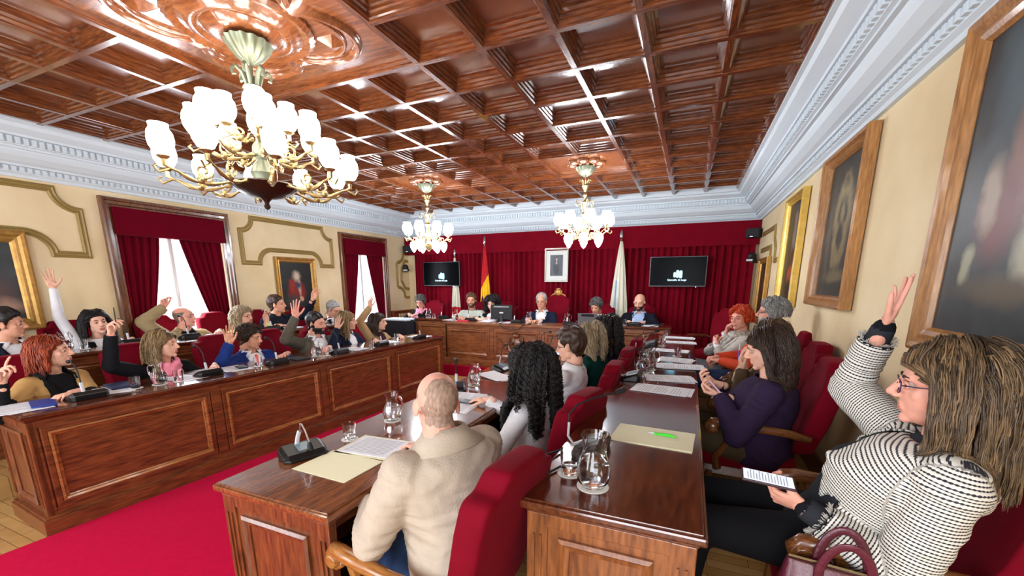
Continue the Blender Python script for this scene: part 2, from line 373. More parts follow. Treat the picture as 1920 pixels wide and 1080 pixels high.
# windows on the left wall
M_sheer = mat('bright_sky_behind_sheer', (255, 255, 255), .9, emit=1.6, ecol=(240, 247, 255))
cas = [(0, 0), (0, .05), (.015, .065), (.035, .065), (.045, .05), (.075, .045), (.085, .03), (.11, .03), (.11, 0)]
for k, (y0, y1, z0, z1) in enumerate((W1, W2)):
    m = MB(); yc = (y0+y1)/2
    m.ring((LX, yc, (z1+.1)/2), (0, 1, 0), (0, 0, 1), y1-y0+.2, z1+.1, cas)
    struct(m.obj('window_%d' % (k+1), M_frame))
    g = MB(); g.box(LX-.16, LX-.15, y0, y1, z0, z1); struct(g.obj('window_%d' % (k+6), M_sheer))
    f = MB(); f.ring((LX-.14, yc, (z0+z1)/2), (0, 1, 0), (0, 0, 1), y1-y0, z1-z0, [(0, 0), (0, .04), (.05, .04), (.05, 0)])
    f.box(LX-.14, LX-.11, yc-.025, yc+.025, z0, z1); struct(f.obj('trim_%d' % (14+k), M_wpaint))

def cloth(name, f, nu, nv, m, parent=None, thick=.004):
    """cloth surface f(u,v)->point, u across 0..1, v down 0..1"""
    V = [f(i/nu, j/nv) for j in range(nv+1) for i in range(nu+1)]
    F = [(j*(nu+1)+i, j*(nu+1)+i+1, (j+1)*(nu+1)+i+1, (j+1)*(nu+1)+i) for j in range(nv) for i in range(nu)]
    mb = MB(); mb.add(V, F); o = mb.obj(name, m, parent, smooth=True, fix=False)
    if thick: s = o.modifiers.new('thickness', 'SOLIDIFY'); s.thickness = thick; s.offset = 0
    return o
def fold(u, n, ph=0): return math.sin(2*PI*n*u+ph)+.35*math.sin(2*PI*n*2.3*u+1.3+ph)+.25*math.sin(2*PI*n*.37*u+ph)
for k, (y0, y1, z0, z1) in enumerate((W1, W2)):
    wlab = ('first window, behind the man in the beige coat', 'second window, left of the back curtain')[k]
    t = thing('window_drapes', 'crimson drapes parted in the %s' % wlab, 'curtain', (LX-.02, y0, 0))
    W = y1-y0; a0 = .36*W; a1 = .53*W
    def fl(u, v, a0=a0): 
        e = a0*(1-v)+(.16*W if v > .5 else .16*W+(a0-.16*W)*(1-v/.5)**1.3*.6)*v
        e = a0+(.15*W-a0)*min(1, v/.62)**1.2
        return (.035*fold(u, 5)*.5+.02, .015+u*e, 2.25-v*(2.2))
    def fr(u, v, a1=a1):
        s_ = a1+(.80*W-a1)*min(1, v/.62)**1.1
        return (.035*fold(u, 6, 1)*.5+.02, s_+u*(W-.05-s_), 2.25-v*2.2)
    cloth('drape', fl, 60, 14, M_drape, t); cloth('drape', fr, 60, 14, M_drape, t)
    MB().box(-.02, .09, .0, W, 2.22, z1-.005, .01).obj('pelmet', M_drape, t)
    tag(cloth('sheer_curtain', lambda u, v: (LX-.09+.012*fold(u, 9), y0+u*W, z1-v*(z1-z0)), 90, 4, mat('sheer', (250, 252, 255), .9, trans=.85, ior=1.0), None, 0), 'white sheer curtain in the %s' % wlab, 'curtain')

# crimson backdrop on the back wall
t = thing('backdrop_curtain', 'full-width pleated crimson velvet curtain with flat pelmet on the back wall', 'curtain', (0, BY, 0))
def bd(u, v):
    x = LX+.25+u*(RX-LX-.30); a = .035+.012*math.sin(u*37)
    return (x, -.10+a*.9*math.sin(2*PI*u*62+1.2*math.sin(u*23))+.012*math.sin(u*310)+.006*math.sin(v*9+u*60), 2.30-v*2.28)
cloth('pleated_curtain', bd, 1400, 6, M_velvet, t, 0)
pm = MB().box(LX+.02, RX-.02, -.17, -.02, 2.30, 2.70, .012); pm.box(LX+.02, RX-.02, -.18, -.165, 2.295, 2.315, .004); pm.obj('pelmet', M_velvet, t)

# red carpet and raised floors
cp = MB(); cp.add([(-3.87, NY+.05, .001), (-1.86, NY+.05, .001), (-1.86, 6.29, .001), (-3.44, 6.29, .001), (-3.768, 1.0, .001), (-3.87, NY+.05, .012), (-1.86, NY+.05, .012), (-1.86, 6.29, .012), (-3.44, 6.29, .012), (-3.768, 1.0, .012)],
    [(0, 4, 3, 2, 1), (5, 6, 7, 8, 9), (0, 1, 6, 5), (1, 2, 7, 6), (2, 3, 8, 7), (3, 4, 9, 8), (4, 0, 5, 9)])
tag(cp.obj('carpet', M_carpet), 'bright red carpet runner along the aisle between the two desk rows', 'carpet')
M_carpetd = mat('dark_red_carpet', (150, 10, 44), .95, var=.06, vscale=30, bump=.4, bscale=260, spec=.05)
struct(MB().box(LX, RX, 6.3, BY, 0, .19, .006).obj('floor_dais_back', M_carpetd))
struct(MB().box(LX, -4.78, .2, 6.28, 0, .17, .004).obj('floor_dais_left', M_parq))
struct(MB().box(-.46, RX, .2, 6.28, 0, .13, .004).obj('floor_dais_right', M_parq))

# ------------------------------------------------------------------ pictures
def paint(name, base, blobs, nscale=6, namt=.35):
    """painted canvas: soft dabs of colour (u, v in metres from the centre of the canvas, radii, colour, softness)"""
    m = bpy.data.materials.new(name); m.use_nodes = True; nt = m.node_tree; N = nt.nodes; L = nt.links; b = N['Principled BSDF']; b.inputs['Roughness'].default_value = .42
    tc = N.new('ShaderNodeTexCoord'); nz = N.new('ShaderNodeTexNoise'); nz.inputs['Scale'].default_value = nscale; nz.inputs['Detail'].default_value = 6; L.new(tc.outputs['Object'], nz.inputs['Vector'])
    sb = N.new('ShaderNodeVectorMath'); sb.operation = 'MULTIPLY_ADD'; L.new(nz.outputs['Color'], sb.inputs[0]); sb.inputs[1].default_value = (.10, .10, .10); 
    ad = N.new('ShaderNodeVectorMath'); ad.operation = 'ADD'; L.new(tc.outputs['Object'], ad.inputs[0]); ad.inputs[1].default_value = (-.05, -.05, -.05); L.new(ad.outputs[0], sb.inputs[2])
    rp = N.new('ShaderNodeValToRGB'); L.new(nz.outputs[0], rp.inputs[0]); c = S(base); rp.color_ramp.elements[0].position = .35; rp.color_ramp.elements[1].position = .7
    rp.color_ramp.elements[0].color = tuple(x*(1-namt) for x in c[:3])+(1,); rp.color_ramp.elements[1].color = tuple(x*(1+namt) for x in c[:3])+(1,)
    cur = rp.outputs[0]
    for (u, v, ru, rv, col, soft) in blobs:
        mp = N.new('ShaderNodeMapping'); mp.vector_type = 'POINT'; L.new(sb.outputs[0], mp.inputs[0])
        mp.inputs['Scale'].default_value = (1/ru, 0, 1/rv); mp.inputs['Location'].default_value = (-u/ru, 0, -v/rv)
        ln = N.new('ShaderNodeVectorMath'); ln.operation = 'LENGTH'; L.new(mp.outputs[0], ln.inputs[0])
        mr = N.new('ShaderNodeMapRange'); L.new(ln.outputs['Value'], mr.inputs[0]); mr.inputs[1].default_value = 1+soft; mr.inputs[2].default_value = 1-soft
        mx = N.new('ShaderNodeMix'); mx.data_type = 'RGBA'; L.new(mr.outputs[0], mx.inputs[0]); L.new(cur, mx.inputs[6]); mx.inputs[7].default_value = S(col); cur = mx.outputs[2]
    L.new(cur, b.inputs['Base Color']); return m
FP = [(0, 0), (0, .045), (.012, .055), (.03, .05), (.045, .035), (.06, .038), (.075, .028), (.085, .012), (.085, 0)]
def picture(label, side, yc, zc, w, h, fm, cmat, fw=.085, tilt=0, depth=1.0, canvasmat2=None):
    # local frame: x along the wall, z up, y out of the wall (towards the room is -y)
    if side == 'L': loc = (LX, yc, zc); rz = PI/2
    elif side == 'R': loc = (RX, yc, zc); rz = -PI/2
    else: loc = (yc, BY-.17, zc); rz = 0
    t = thing('framed_painting', label, 'painting', loc, rz)
    t.rotation_euler = (tilt, 0, rz)
    k = fw/.085
    MB().ring((0, 0, 0), (1, 0, 0), (0, 0, 1), w, h, [(a*k, b*depth+.01) for a, b in FP]).obj('frame', fm, t)
    MB().box(-w/2+fw*.9, w/2-fw*.9, -.018-.0, -.004, -h/2+fw*.9, h/2-fw*.9).obj('canvas', cmat, t)
    return t
P_big = paint('large_battle_canvas', (42, 48, 50), [(-.80, .40, .16, .22, (78, 94, 100), .5), (-.70, .05, .10, .22, (126, 96, 84), .35), (-.62, .30, .06, .17, (168, 172, 166), .35), (-.78, -.12, .12, .16, (104, 44, 38), .4), (-.48, .22, .12, .30, (146, 150, 142), .4), (-.86, -.05, .05, .13, (150, 130, 112), .35), (-.58, -.25, .07, .13, (158, 154, 132), .35), (-.70, -.40, .22, .05, (84, 72, 54), .5), (-.40, -.22, .06, .24, (172, 170, 150), .35), (-.92, -.30, .04, .07, (150, 146, 120), .35), (0, 0, .4, .4, (90, 60, 54), .6), (.5, .1, .3, .4, (96, 100, 96), .6)], 8)
picture('huge dark painting of figures in a wide honey wood frame at right edge', 'R', 1.40, 2.02, 2.36, 1.36, M_pine, P_big, .11)
P_arms = paint('coat_of_arms_canvas', (52, 52, 44), [(0, .30, .10, .10, (160, 140, 90), .35), (0, .33, .06, .05, (52, 52, 44), .3), (0, .12, .19, .20, (150, 134, 92), .3), (0, .10, .11, .13, (66, 64, 56), .3), (0, .10, .04, .10, (140, 126, 84), .4), (0, -.12, .15, .16, (140, 122, 82), .3), (0, -.08, .08, .12, (50, 50, 44), .3), (-.07, -.2, .06, .08, (120, 106, 72), .3), (.07, -.2, .06, .08, (120, 106, 72), .3), (0, -.36, .22, .05, (104, 92, 62), .4), (-.26, .0, .05, .35, (76, 72, 54), .5), (.26, 0, .05, .35, (76, 72, 54), .5)], 14)
picture('honey wood framed painting of a crowned coat of arms on right wall', 'R', 4.05, 2.06, .98, 1.20, M_pine, P_arms, .09, depth=1.4)
P_soldier = paint('standing_figure_canvas', (44, 26, 22), [(.0, .36, .05, .07, (150, 110, 90), .3), (0, .12, .09, .2, (120, 116, 116), .4), (.02, -.1, .11, .14, (64, 30, 24), .4), (-.02, -.26, .10, .09, (170, 66, 30), .35), (.0, -.42, .07, .10, (28, 22, 26), .4), (.1, -.3, .03, .2, (190, 180, 170), .4)], 6)
picture('gilt framed full-length portrait of a man nearest the back curtain group', 'R', 5.66, 2.0, .86, 1.20, M_goldl, P_soldier, .07, depth=1.2)['label'] = 'gilt framed full-length portrait with orange sash, on right wall'
P_dark = paint('dark_canvas', (40, 28, 20), [(0, .1, .1, .2, (88, 60, 40), .6), (.05, -.2, .14, .2, (60, 40, 30), .6)], 5)
picture('tall gilt framed dark painting in the right corner by the crimson curtain', 'R', 7.45, 1.52, .85, 1.0, M_gold, P_dark, .08)
P_noble = paint('red_coat_portrait_canvas', (30, 34, 34), [(-.02, -.08, .17, .19, (128, 34, 24), .25), (-.10, -.26, .14, .10, (58, 58, 56), .4), (0, .17, .075, .095, (150, 140, 120), .35), (0, .17, .045, .06, (206, 178, 158), .25), (.04, -.02, .03, .14, (176, 158, 140), .4), (.06, -.22, .04, .04, (198, 158, 128), .3), (-.12, .0, .05, .12, (140, 40, 28), .4), (.02, .02, .05, .05, (44, 56, 84), .4)], 9, .25)
picture('gilt framed portrait of a wigged nobleman in a red coat, between windows', 'L', 5.34, 1.59, .80, .98, M_gold, P_noble, .09)['label'] = 'gilt framed portrait of wigged man in red coat, between the windows'
P_left = paint('slate_grey_canvas', (54, 58, 62), [(.3, -.1, .18, .14, (96, 62, 58), .5), (.42, -.26, .12, .08, (168, 130, 108), .5), (.18, -.2, .14, .1, (52, 74, 104), .5), (.1, .1, .3, .3, (60, 66, 70), .8), (.4, -.4, .16, .1, (50, 40, 34), .6)], 6)  # dark slate base with soft dabs of colour
picture('large gilt framed painting partly cut by the left picture edge', 'L', 1.45, 1.67, 1.34, 1.0, M_gold, P_left, .12)['label'] = 'large dark painting in broad gilt frame near the woman raising her hand'
# the photograph in a pale frame on the crimson curtain
t = thing('framed_photograph', 'white-mounted photograph of a standing man in suit, on the crimson curtain', 'picture', (-2.575, BY-.16, 2.005))
MB().ring((0, 0, 0), (1, 0, 0), (0, 0, 1), .50, .68, [(0, 0), (0, .03), (.02, .03), (.025, .018), (.025, 0)]).obj('frame', mat('silver_frame', (150, 146, 136), .35, .6), t)
m = MB(); m.box(-.232, .232, -.014, -.002, -.322, .322); m.obj('mount', mat('mount_board', (228, 232, 226), .6), t)
P_king = paint('suit_photo', (70, 74, 82), [(0, -.06, .062, .15, (38, 42, 54), .2), (0, .045, .05, .06, (42, 46, 60), .2), (0, .125, .021, .028, (190, 150, 128), .15), (0, .142, .02, .014, (60, 50, 44), .2), (0, .03, .03, .012, (190, 150, 128), .3), (0, .075, .009, .03, (210, 216, 226), .2)], 9, .2)
MB().box(-.135, .135, -.018, -.0135, -.215, .205).obj('photo', P_king, t)

# ------------------------------------------------------------------ screens, speakers
M_screen = mat('dark_screen', (5, 7, 11), .2, spec=.04)
M_logo = mat('lit_logo', (150, 226, 246), .5, emit=1.0, ecol=(150, 226, 246)); M_logot = mat('lit_text', (190, 226, 250), .5, emit=.9, ecol=(200, 232, 255))
def text_mesh(txt, size):
    cu = bpy.data.curves.new('text', 'FONT'); cu.body = txt; cu.size = size; cu.align_x = 'CENTER'; cu.extrude = .0008; cu.offset = size*.012
    o = bpy.data.objects.new('text', cu); COL.objects.link(o); dg = bpy.context.evaluated_depsgraph_get(); me = bpy.data.meshes.new_from_object(o.evaluated_get(dg))
    V = [tuple(v.co) for v in me.vertices]; F = [tuple(p.vertices) for p in me.polygons]; bpy.data.objects.remove(o); bpy.data.meshes.remove(me); return V, F
def tv(label, xc, zc, w, h):
    t = thing('television', label, 'television', (xc, BY-.24, zc))
    MB().box(-w/2, w/2, -.02, .03, -h/2, h/2, .006).obj('bezel', mat('tv_bezel', (70, 70, 74), .3, .5), t)
    MB().box(-w/2+.014, w/2-.014, -.023, -.019, -h/2+.016, h/2-.014).obj('screen', M_screen, t)
    m = MB(); y = -.0245
    for cx, hw, z0, z1 in ((-.045, .022, -.085, -.03), (.003, .026, -.09, .005), (.058, .030, -.095, -.008)):
        m.box(cx-hw*.92, cx+hw*.92, y-.001, y+.001, z0, z1); m.tube([(cx, y-.001, z1), (cx, y+.001, z1)], hw*.9, 16); m.tube([(cx, y-.0012, z0), (cx, y+.001, z0)], hw*.9, 16)
    m.obj('logo', M_logo, t)
    V, F = text_mesh('Concello de Lugo', .046); MB().add([(x, y-z, yy-.165) for x, yy, z in V], F).obj('caption', M_logot, t)
    MB().box(w*.33, w*.33+.012, -.022, -.014, -h/2-.012, -h/2+.002).obj('status_light', mat('blue_led', (120, 180, 255), .5, emit=3, ecol=(140, 190, 255)), t)
    MB().box(-.1, .1, .02, .10, -.1, .1).obj('bracket', M_blackm, t)
tv('wall-mounted television with city logo, right of the framed photograph', -.23, 1.85, .98, .545)
tv('wall-mounted television with city logo, left of the red and yellow flag', -5.32, 1.85, .98, .545)
def speaker(label, loc, rz):
    t = thing('wall_speaker', label, 'speaker', loc, rz)
    MB().box(-.11, .11, -.08, .08, -.08, .08, .03).obj('cabinet', M_blackm, t); MB().box(-.10, .10, -.09, -.078, -.07, .07, .006).obj('grille', mat('speaker_grille', (34, 34, 38), .8), t)
    MB().box(-.03, .03, .07, .17, -.02, .02).obj('bracket', M_black, t)
    MB().box(-.03, .015, -.094, -.089, -.062, -.05).obj('badge', M_steel, t)
speaker('black loudspeaker high on the right end of the crimson pelmet', (.93, 8.32, 2.47), math.radians(-25))
speaker('black loudspeaker high beside the left end of the crimson pelmet', (-6.20, 8.32, 2.42), math.radians(25))
def camera_dome(label, loc, rz):
    t = thing('conference_camera', label, 'camera', loc, rz)
    m = MB(); m.tube([(0, 0, -.06), (0, 0, -.02), (0, 0, .0)], [.075, .08, .07], 20); m.obj('base', M_black, t, smooth='auto')
    m = MB(); m.ell((0, 0, .03), (.065, .065, .07), 16, 10); m.tube([(0, -.05, .03), (0, -.085, .03)], .03, 16); m.obj('head', M_blackm, t, smooth='auto')
    MB().box(-.05, .05, -.09, -.078, -.052, -.02, .004).obj('front_plate', mat('camera_plate', (206, 206, 210), .4), t)
    MB().box(-.012, .012, 0, .2, -.075, -.055).obj('bracket', M_black, t)
camera_dome('black dome camera under the right loudspeaker', (.94, 8.30, 2.06), math.radians(-30))
camera_dome('black dome camera under the left loudspeaker', (-6.30, 8.33, 1.98), math.radians(30))

# ------------------------------------------------------------------ flags
def flag(label, x, y, cols, ztop, width, lean=0):
    t = thing('flag', label, 'flag', (x, y, .19))
    m = MB(); m.tube([(0, 0, .02), (lean, 0, ztop-.02)], .014, 10); m.obj('pole', mat('flag_pole', (120, 84, 48), .3), t, smooth='auto')
    m = MB(); m.lathe([(0, 0), (.014, .0), (.03, .03), (.034, .05), (.02, .12), (0, .18)], 12, (lean, 0, ztop-.02)); m.obj('spearhead', M_steel, t, smooth='auto')
    m = MB(); m.lathe([(.16, 0), (.16, .02), (.05, .04), (.03, .10), (0, .1)], 20); m.obj('base', M_steel, t, smooth='auto')
    def f(u, v):
        wd = width*(.10+.90*min(1, v*1.15)**.8); a = (u-.5)
        return (lean*(1-v)+a*wd+.01, -.02-.05*math.cos(a*PI)*(.4+v)+(.022*math.sin(u*21+v*2)+.01*math.sin(u*47))*(.3+v), ztop-.06-v*(ztop-.34)-abs(a)*.06*v)
    nu, nv = 60, 60
    V = [f(i/nu, j/nv) for j in range(nv+1) for i in range(nu+1)]; F = []; mi = []
    for j in range(nv):
        for i in range(nu):
            F.append((j*(nu+1)+i, j*(nu+1)+i+1, (j+1)*(nu+1)+i+1, (j+1)*(nu+1)+i)); mi.append(cols[1](i/nu, j/nv))
    mb = MB(); mb.v = V; mb.f = F; mb.m = mi; o = mb.obj('cloth', cols[0], t, smooth=True, fix=False); s = o.modifiers.new('thickness', 'SOLIDIFY'); s.thickness = .003
M_fr = mat('flag_red', (196, 20, 34), .7); M_fy = mat('flag_yellow', (246, 196, 20), .7); M_fw = mat('flag_white', (226, 224, 206), .7); M_fb = mat('flag_blue', (150, 190, 214), .7); M_fe = mat('flag_emblem', (130, 40, 44), .8)
def spain(u, v):
    if (u-.32)**2/.02+(v-.60)**2/.006 < 1: return 2
    return 0 if v+.18*(u-.5) < .37 or (v > .93 and u < .3) else 1
flag('red and yellow flag with emblem hanging on pole behind black-haired woman', -4.09, 8.15, ([M_fr, M_fy, M_fe], spain), 2.34-.19+.12, .34)
flag('white flag on pole between the grey-jumper man and the bald man', -1.24, 8.12, ([M_fw, M_fb, M_fb], lambda u, v: 1 if abs((u-.3)-(v-.5)*.3) < .06 and v > .35 and v < .8 else 0), 2.27, .42)
flag('white flag on pole half hidden behind the left television', -5.0, 8.44, ([M_fw, M_fr, M_fb], lambda u, v: 0 if v < .62 else 1), 2.08, .30)

# ------------------------------------------------------------------ chandeliers
M_brass = mat('aged_brass', (170, 150, 104), .32, .85, var=.25, vscale=30)
M_brassd = mat('dark_bronze', (66, 48, 34), .4, .7)
M_pat = mat('pale_patina_metal', (128, 134, 114), .4, .6)
M_lamp = mat('lit_frosted_glass', (255, 248, 236), .4, emit=7, ecol=(255, 250, 242))
M_lampw = mat('lit_frosted_glass_far', (255, 250, 240), .4, emit=22, ecol=(240, 246, 255))
def arm_pts(r0, r1, z0, z1, sag, n=14):
    P = []
    for i in range(n+1):
        t = i/n; P.append((r0+(r1-r0)*t, z0+(z1-z0)*t-sag*math.sin(PI*min(1, t*1.05))*(.4+.8*t)))
    return P
def spiral(c, r, a0, turns, n=14):
    return [(c[0]+r*(1-.75*i/n)*math.cos(a0+turns*2*PI*i/n), c[1]+r*(1-.75*i/n)*math.sin(a0+turns*2*PI*i/n)) for i in range(n+1)]
def shade_prof(h, r): return [(.018, 0), (r*.62, h*.06), (r*.92, h*.28), (r, h*.5), (r*.92, h*.72), (r*.70, h*.86), (r*.74, h), (r*.70, h), (r*.64, h*.88), (.0, h*.80)]
def chandelier(name, label, c, big):
    t = thing(name, label, 'chandelier', c)
    top = ZT-.02-c[2] if not big else ZT-.07-c[2]
    m = MB(); m.lathe([(.005, top-.12), (.03, top-.11), (.07, top-.085), (.115, top-.03), (.13, top), (0, top)], 120, gad=.05, gn=14); m.obj('canopy', M_pat, t, smooth='auto')
    m = MB()
    if big:
        m.tube([(0, 0, top-.10), (0, 0, top-.2)], .008, 8)
        m.lathe([(0, .74), (.012, .74), (.02, .72), (.05, .70), (.06, .69), (.028, .67), (.022, .60), (.03, .56), (.022, .5), (.02, .40), (.045, .36), (.05, .32), (.03, .28), (.06, .24), (.075, .2), (.05, .15), (.06, .10), (0, .10)], 24)
        for k in range(6):
            a = k*PI/3; pts = [(.03, .70), (.05, .77), (.085, .80), (.105, .78), (.10, .75), (.085, .755)]
            m.tube([(r*math.cos(a), r*math.sin(a), z) for r, z in pts], [.012, .014, .012, .01, .009, .006], 8)
    else:
        m.tube([(0, 0, top-.1), (0, 0, .3)], .007, 8)
        m.lathe([(0, .80), (.02, .79), (.05, .775), (.03, .74), (.012, .70), (.03, .66), (.012, .63), (.012, .60), (.04, .57), (.02, .54), (.02, .45), (.045, .42), (.02, .38), (.035, .30), (.05, .25), (.03, .2), (.04, .15), (.0, .06)], 20)
        for k in range(8):
            a = k*PI/4; pts = [(.02, .78), (.04, .83), (.07, .85), (.08, .83)]
            m.tube([(r*math.cos(a), r*math.sin(a), z) for r, z in pts], [.008, .01, .009, .006], 6)
        for k in range(4):
            a = k*PI/2+.4; pts = [(.02, .45), (.06, .58), (.11, .60), (.13, .55), (.105, .52), (.09, .55)]
            m.tube([(r*math.cos(a), r*math.sin(a), z) for r, z in pts], .007, 6)
    m.obj('stem', M_pat if big else M_brass, t, smooth='auto')
    if big:
        m = MB(); m.lathe([(0, -.02), (.012, -.015), (.02, .0), (.012, .02), (.02, .035), (.035, .05), (.09, .06), (.15, .085), (.185, .115), (.20, .125), (.19, .135), (0, .14)], 64, gad=.02, gn=24); m.obj('bowl', M_brassd, t, smooth='auto')
        tiers = [(10, .15, .52, .13, .19, .06, .155, .062, 0.1), (7, .05, .33, .30, .38, .05, .165, .068, .35), (4, .03, .17, .40, .47, .03, .16, .066, .9)]
    else:
        m = MB(); m.lathe([(0, .0), (.015, .01), (.02, .03), (.05, .05), (.07, .09), (.03, .12), (0, .12)], 24); m.obj('bowl', M_brass, t, smooth='auto')
        tiers = [(8, .03, .34, .12, .26, .06, .16, .075, .2)]
    for n, r0, r1, z0, z1, sag, sh, sr, ph in tiers:
        for k in range(n):
            a = 2*PI*k/n+ph; ca, sa = math.cos(a), math.sin(a)
            Q = lambda p: (p[0]*ca, p[0]*sa, p[1])
            m = MB(); pts = arm_pts(r0, r1-.03, z0, z1-.06, sag)+[(r1, z1-.045), (r1, z1)]
            m.tube([Q(p) for p in pts], [.010+.004*math.sin(i*1.3) for i in range(len(pts))], 8)
            m.tube([Q(p) for p in spiral(((r0+r1)/2, (z0+z1)/2-sag*.2), .045, PI, 1.2)], .007, 6)
            m.tube([Q(p) for p in [(r1-.02, z1-.06), (r1+.03, z1-.085), (r1+.05, z1-.06), (r1+.035, z1-.05)]], .007, 6)
            m.lathe([(.006, -.02), (.022, -.01), (.034, .0), (.012, .008), (.012, .01)], 12, Q((r1, z1)))
            if big: m.ell(Q((r0+(r1-r0)*.55, z0+(z1-z0)*.4-sag*.9)), (.022, .022, .026), 8, 6)
            ar_ = m.obj('arm', M_brass, t, smooth='auto')
            m = MB(); m.lathe(shade_prof(sh, sr), 20, Q((r1, z1+.006))); m.obj('lamp_shade', M_lamp if big else M_lampw, ar_, smooth='auto')
    if not big:
        for k in range(6):
            a = 2*PI*k/6+.5; ca, sa = math.cos(a), math.sin(a); r = .235
            m = MB(); m.tube([(.03*ca, .03*sa, .2), (.12*ca, .12*sa, .24), (r*ca, r*sa, .21), (r*ca, r*sa, .16)], .007, 6); m.lathe([(.0, .0), (.03, 0), (.03, .01), (0, .02)], 10, (r*ca, r*sa, .155)); ar_ = m.obj('arm', M_brass, t, smooth='auto')
            m = MB(); m.lathe([(0, -.13), (.02, -.115), (.05, -.06), (.058, -.02), (.045, .02), (.02, .035), (0, .035)], 16, (r*ca, r*sa, .125)); m.obj('lamp_shade', M_lampw, ar_, smooth='auto')
    return t
def bulbs(c, r, z, power, n):
    for k in range(n):
        a = 2*PI*k/n; d = bpy.data.lights.new('chandelier_light', 'POINT'); d.energy = power; d.shadow_soft_size = .12; d.color = (1, .93, .84)
        o = bpy.data.objects.new('chandelier_light', d); COL.objects.link(o); o.location = (c[0]+r*math.cos(a), c[1]+r*math.sin(a), c[2]+z)
chandelier('chandelier', 'large two-tier brass chandelier with lit glass tulips, nearest the camera', (-2.60, 2.01, 2.14), True)
c2 = chandelier('chandelier', 'small brass chandelier with lit globes, left one by the back wall', (-3.885, 5.76, 2.13), False)
c3 = dup(c2, 'small brass chandelier with lit globes, right one by the back wall', (-1.385, 5.76, 2.13), .25)
c2['group'] = c3['group'] = 'small chandeliers near the president desk'

# ------------------------------------------------------------------ desks
def desk(name, label, loc, rz, L, D, H, panels, ends=(1, 1), plinth=.12, mt=M_desktop, mb=M_desk, grp='council desks'):
    t = thing(name, label, 'desk', loc, rz, grp)
    tp = .035
    m = MB(); m.box(0, L, 0, D, H-tp, H-.006, .008); m.box(.012, L-.012, .012, D-.012, H-.008, H, .003); m.box(.02, L-.02, .02, D-.02, H-tp-.018, H-tp, .004); m.obj('desk_top', mt, t)
    hb = H-tp-.018
    m = MB(); m.box(.03, L-.03, .035, .06, plinth, hb); pw = (L-.06)/panels
    for i in range(panels+1):
        x = .03+i*pw; m.box(max(.03, x-.04), min(L-.03, x+.04), .022, .06, plinth, hb, .004)
    m.box(.03, L-.03, .024, .06, hb-.05, hb, .003); m.box(.03, L-.03, .024, .06, plinth, plinth+.05, .003)
    fb = m.obj('front_board', mb, t)
    for i in range(panels):
        x = .03+(i+.5)*pw; m = MB(); m.ring((x, .035, (hb+plinth)/2), (1, 0, 0), (0, 0, 1), pw-.16, hb-plinth-.16, [(0, 0), (0, .018), (.012, .022), (.022, .012), (.03, .010), (.036, .004), (.036, 0)]); o = m.obj('panel_moulding', mb if mb is not M_desk else M_edge2, fb)
        m = MB(); m.ring((x, .035, (hb+plinth)/2), (1, 0, 0), (0, 0, 1), pw-.095, hb-plinth-.095, [(0, 0), (0, .012), (.008, .014), (.03, .012), (.03, 0)]); m.obj('panel_moulding', mb, fb)
    for e, xx, s in ((ends[0], .03, -1), (ends[1], L-.03, 1)):
        m = MB(); x0, x1 = (xx, xx+.03) if s < 0 else (xx-.03, xx)
        m.box(x0, x1, .05, D-.04, plinth, hb)
        for yy in (.022, D-.10): m.box(xx-.008 if s < 0 else x0, x1 if s < 0 else xx+.008, yy, yy+.075, plinth, hb, .004)
        m.box(xx-.006 if s < 0 else x0, x1 if s < 0 else xx+.006, .03, D-.03, hb-.05, hb, .003)
        for yy in (.045, D-.078): m.box(xx-.014 if s < 0 else xx, xx if s < 0 else xx+.014, yy, yy+.008, plinth+.06, hb-.08); m.box(xx-.014 if s < 0 else xx, xx if s < 0 else xx+.014, yy+.024, yy+.032, plinth+.06, hb-.08)
        u = (0, -1, 0) if s < 0 else (0, 1, 0)
        m.ring((xx, D/2-.005, (hb+plinth)/2-.01), u, (0, 0, 1), D-.28, hb-plinth-.14, [(0, 0), (0, .012), (.012, .02), (.024, .010), (.04, .006), (.04, 0)])
        m.obj('end_panel', M_deskE if mb is M_desk else M_deskLE, t)
    m = MB(); m.box(-.012, L+.012, -.014, D-.03, 0, plinth-.01, .006); m.box(0, L, -.002, D-.03, plinth-.012, plinth+.004, .004); m.obj('plinth', mb, t)
    m = MB(); m.box(.06, L-.06, .07, D*.62, hb-.19, hb-.175); m.box(.06, L-.06, D-.09, D-.06, hb-.06, hb); m.obj('shelf', mb, t)
    n = max(1, int(L/1.25))
    for i in range(1, n):
        MB().box(L*i/n-.015, L*i/n+.015, .06, D-.08, plinth, hb).obj('divider', mb, t)
    return t
M_edge2 = wood('moulding_wood', (104, 54, 26), (176, 116, 62), .25, 0, 1.0, .6)
A = math.radians(3.7)
desk('council_desk', 'long polished wooden desk with four front panels, front row on the left', (-3.785, 1.045, 0), PI/2-A, 4.48, .62, .83, 4)
desk('council_desk', 'long raised wooden desk of the rear row below the left windows', (-5.40, .15, .17), PI/2-A, 5.6, .36, .83, 5)
desk('council_desk', 'narrow wooden desk with worn glossy end beside the beige-blazer man', (-1.84, 5.35, 0), -PI/2, 4.35, .67, .80, 4, mt=M_topnear)
desk('council_desk', 'long wooden desk with folders and papers running along the right row', (-.48, 6.30, .13), -PI/2, 5.11, .59, .80, 4, mb=M_deskL)
desk('president_desk', 'raised presidential desk with carved coat of arms under the crimson curtain', (-4.05, 6.36, .19), 0, 2.83, .60, .77, 3, mb=M_deskL, mt=M_deskL)
desk('president_desk', 'left side wing of presidential desk, in front of the pink-scarf woman', (-5.05, 6.86, .19), 0, .99, .5, .77, 1, mb=M_deskL)
desk('president_desk', 'right side wing of presidential desk, in front of the bald man', (-1.21, 6.86, .19), 0, 1.0, .5, .77, 1, mb=M_deskL)
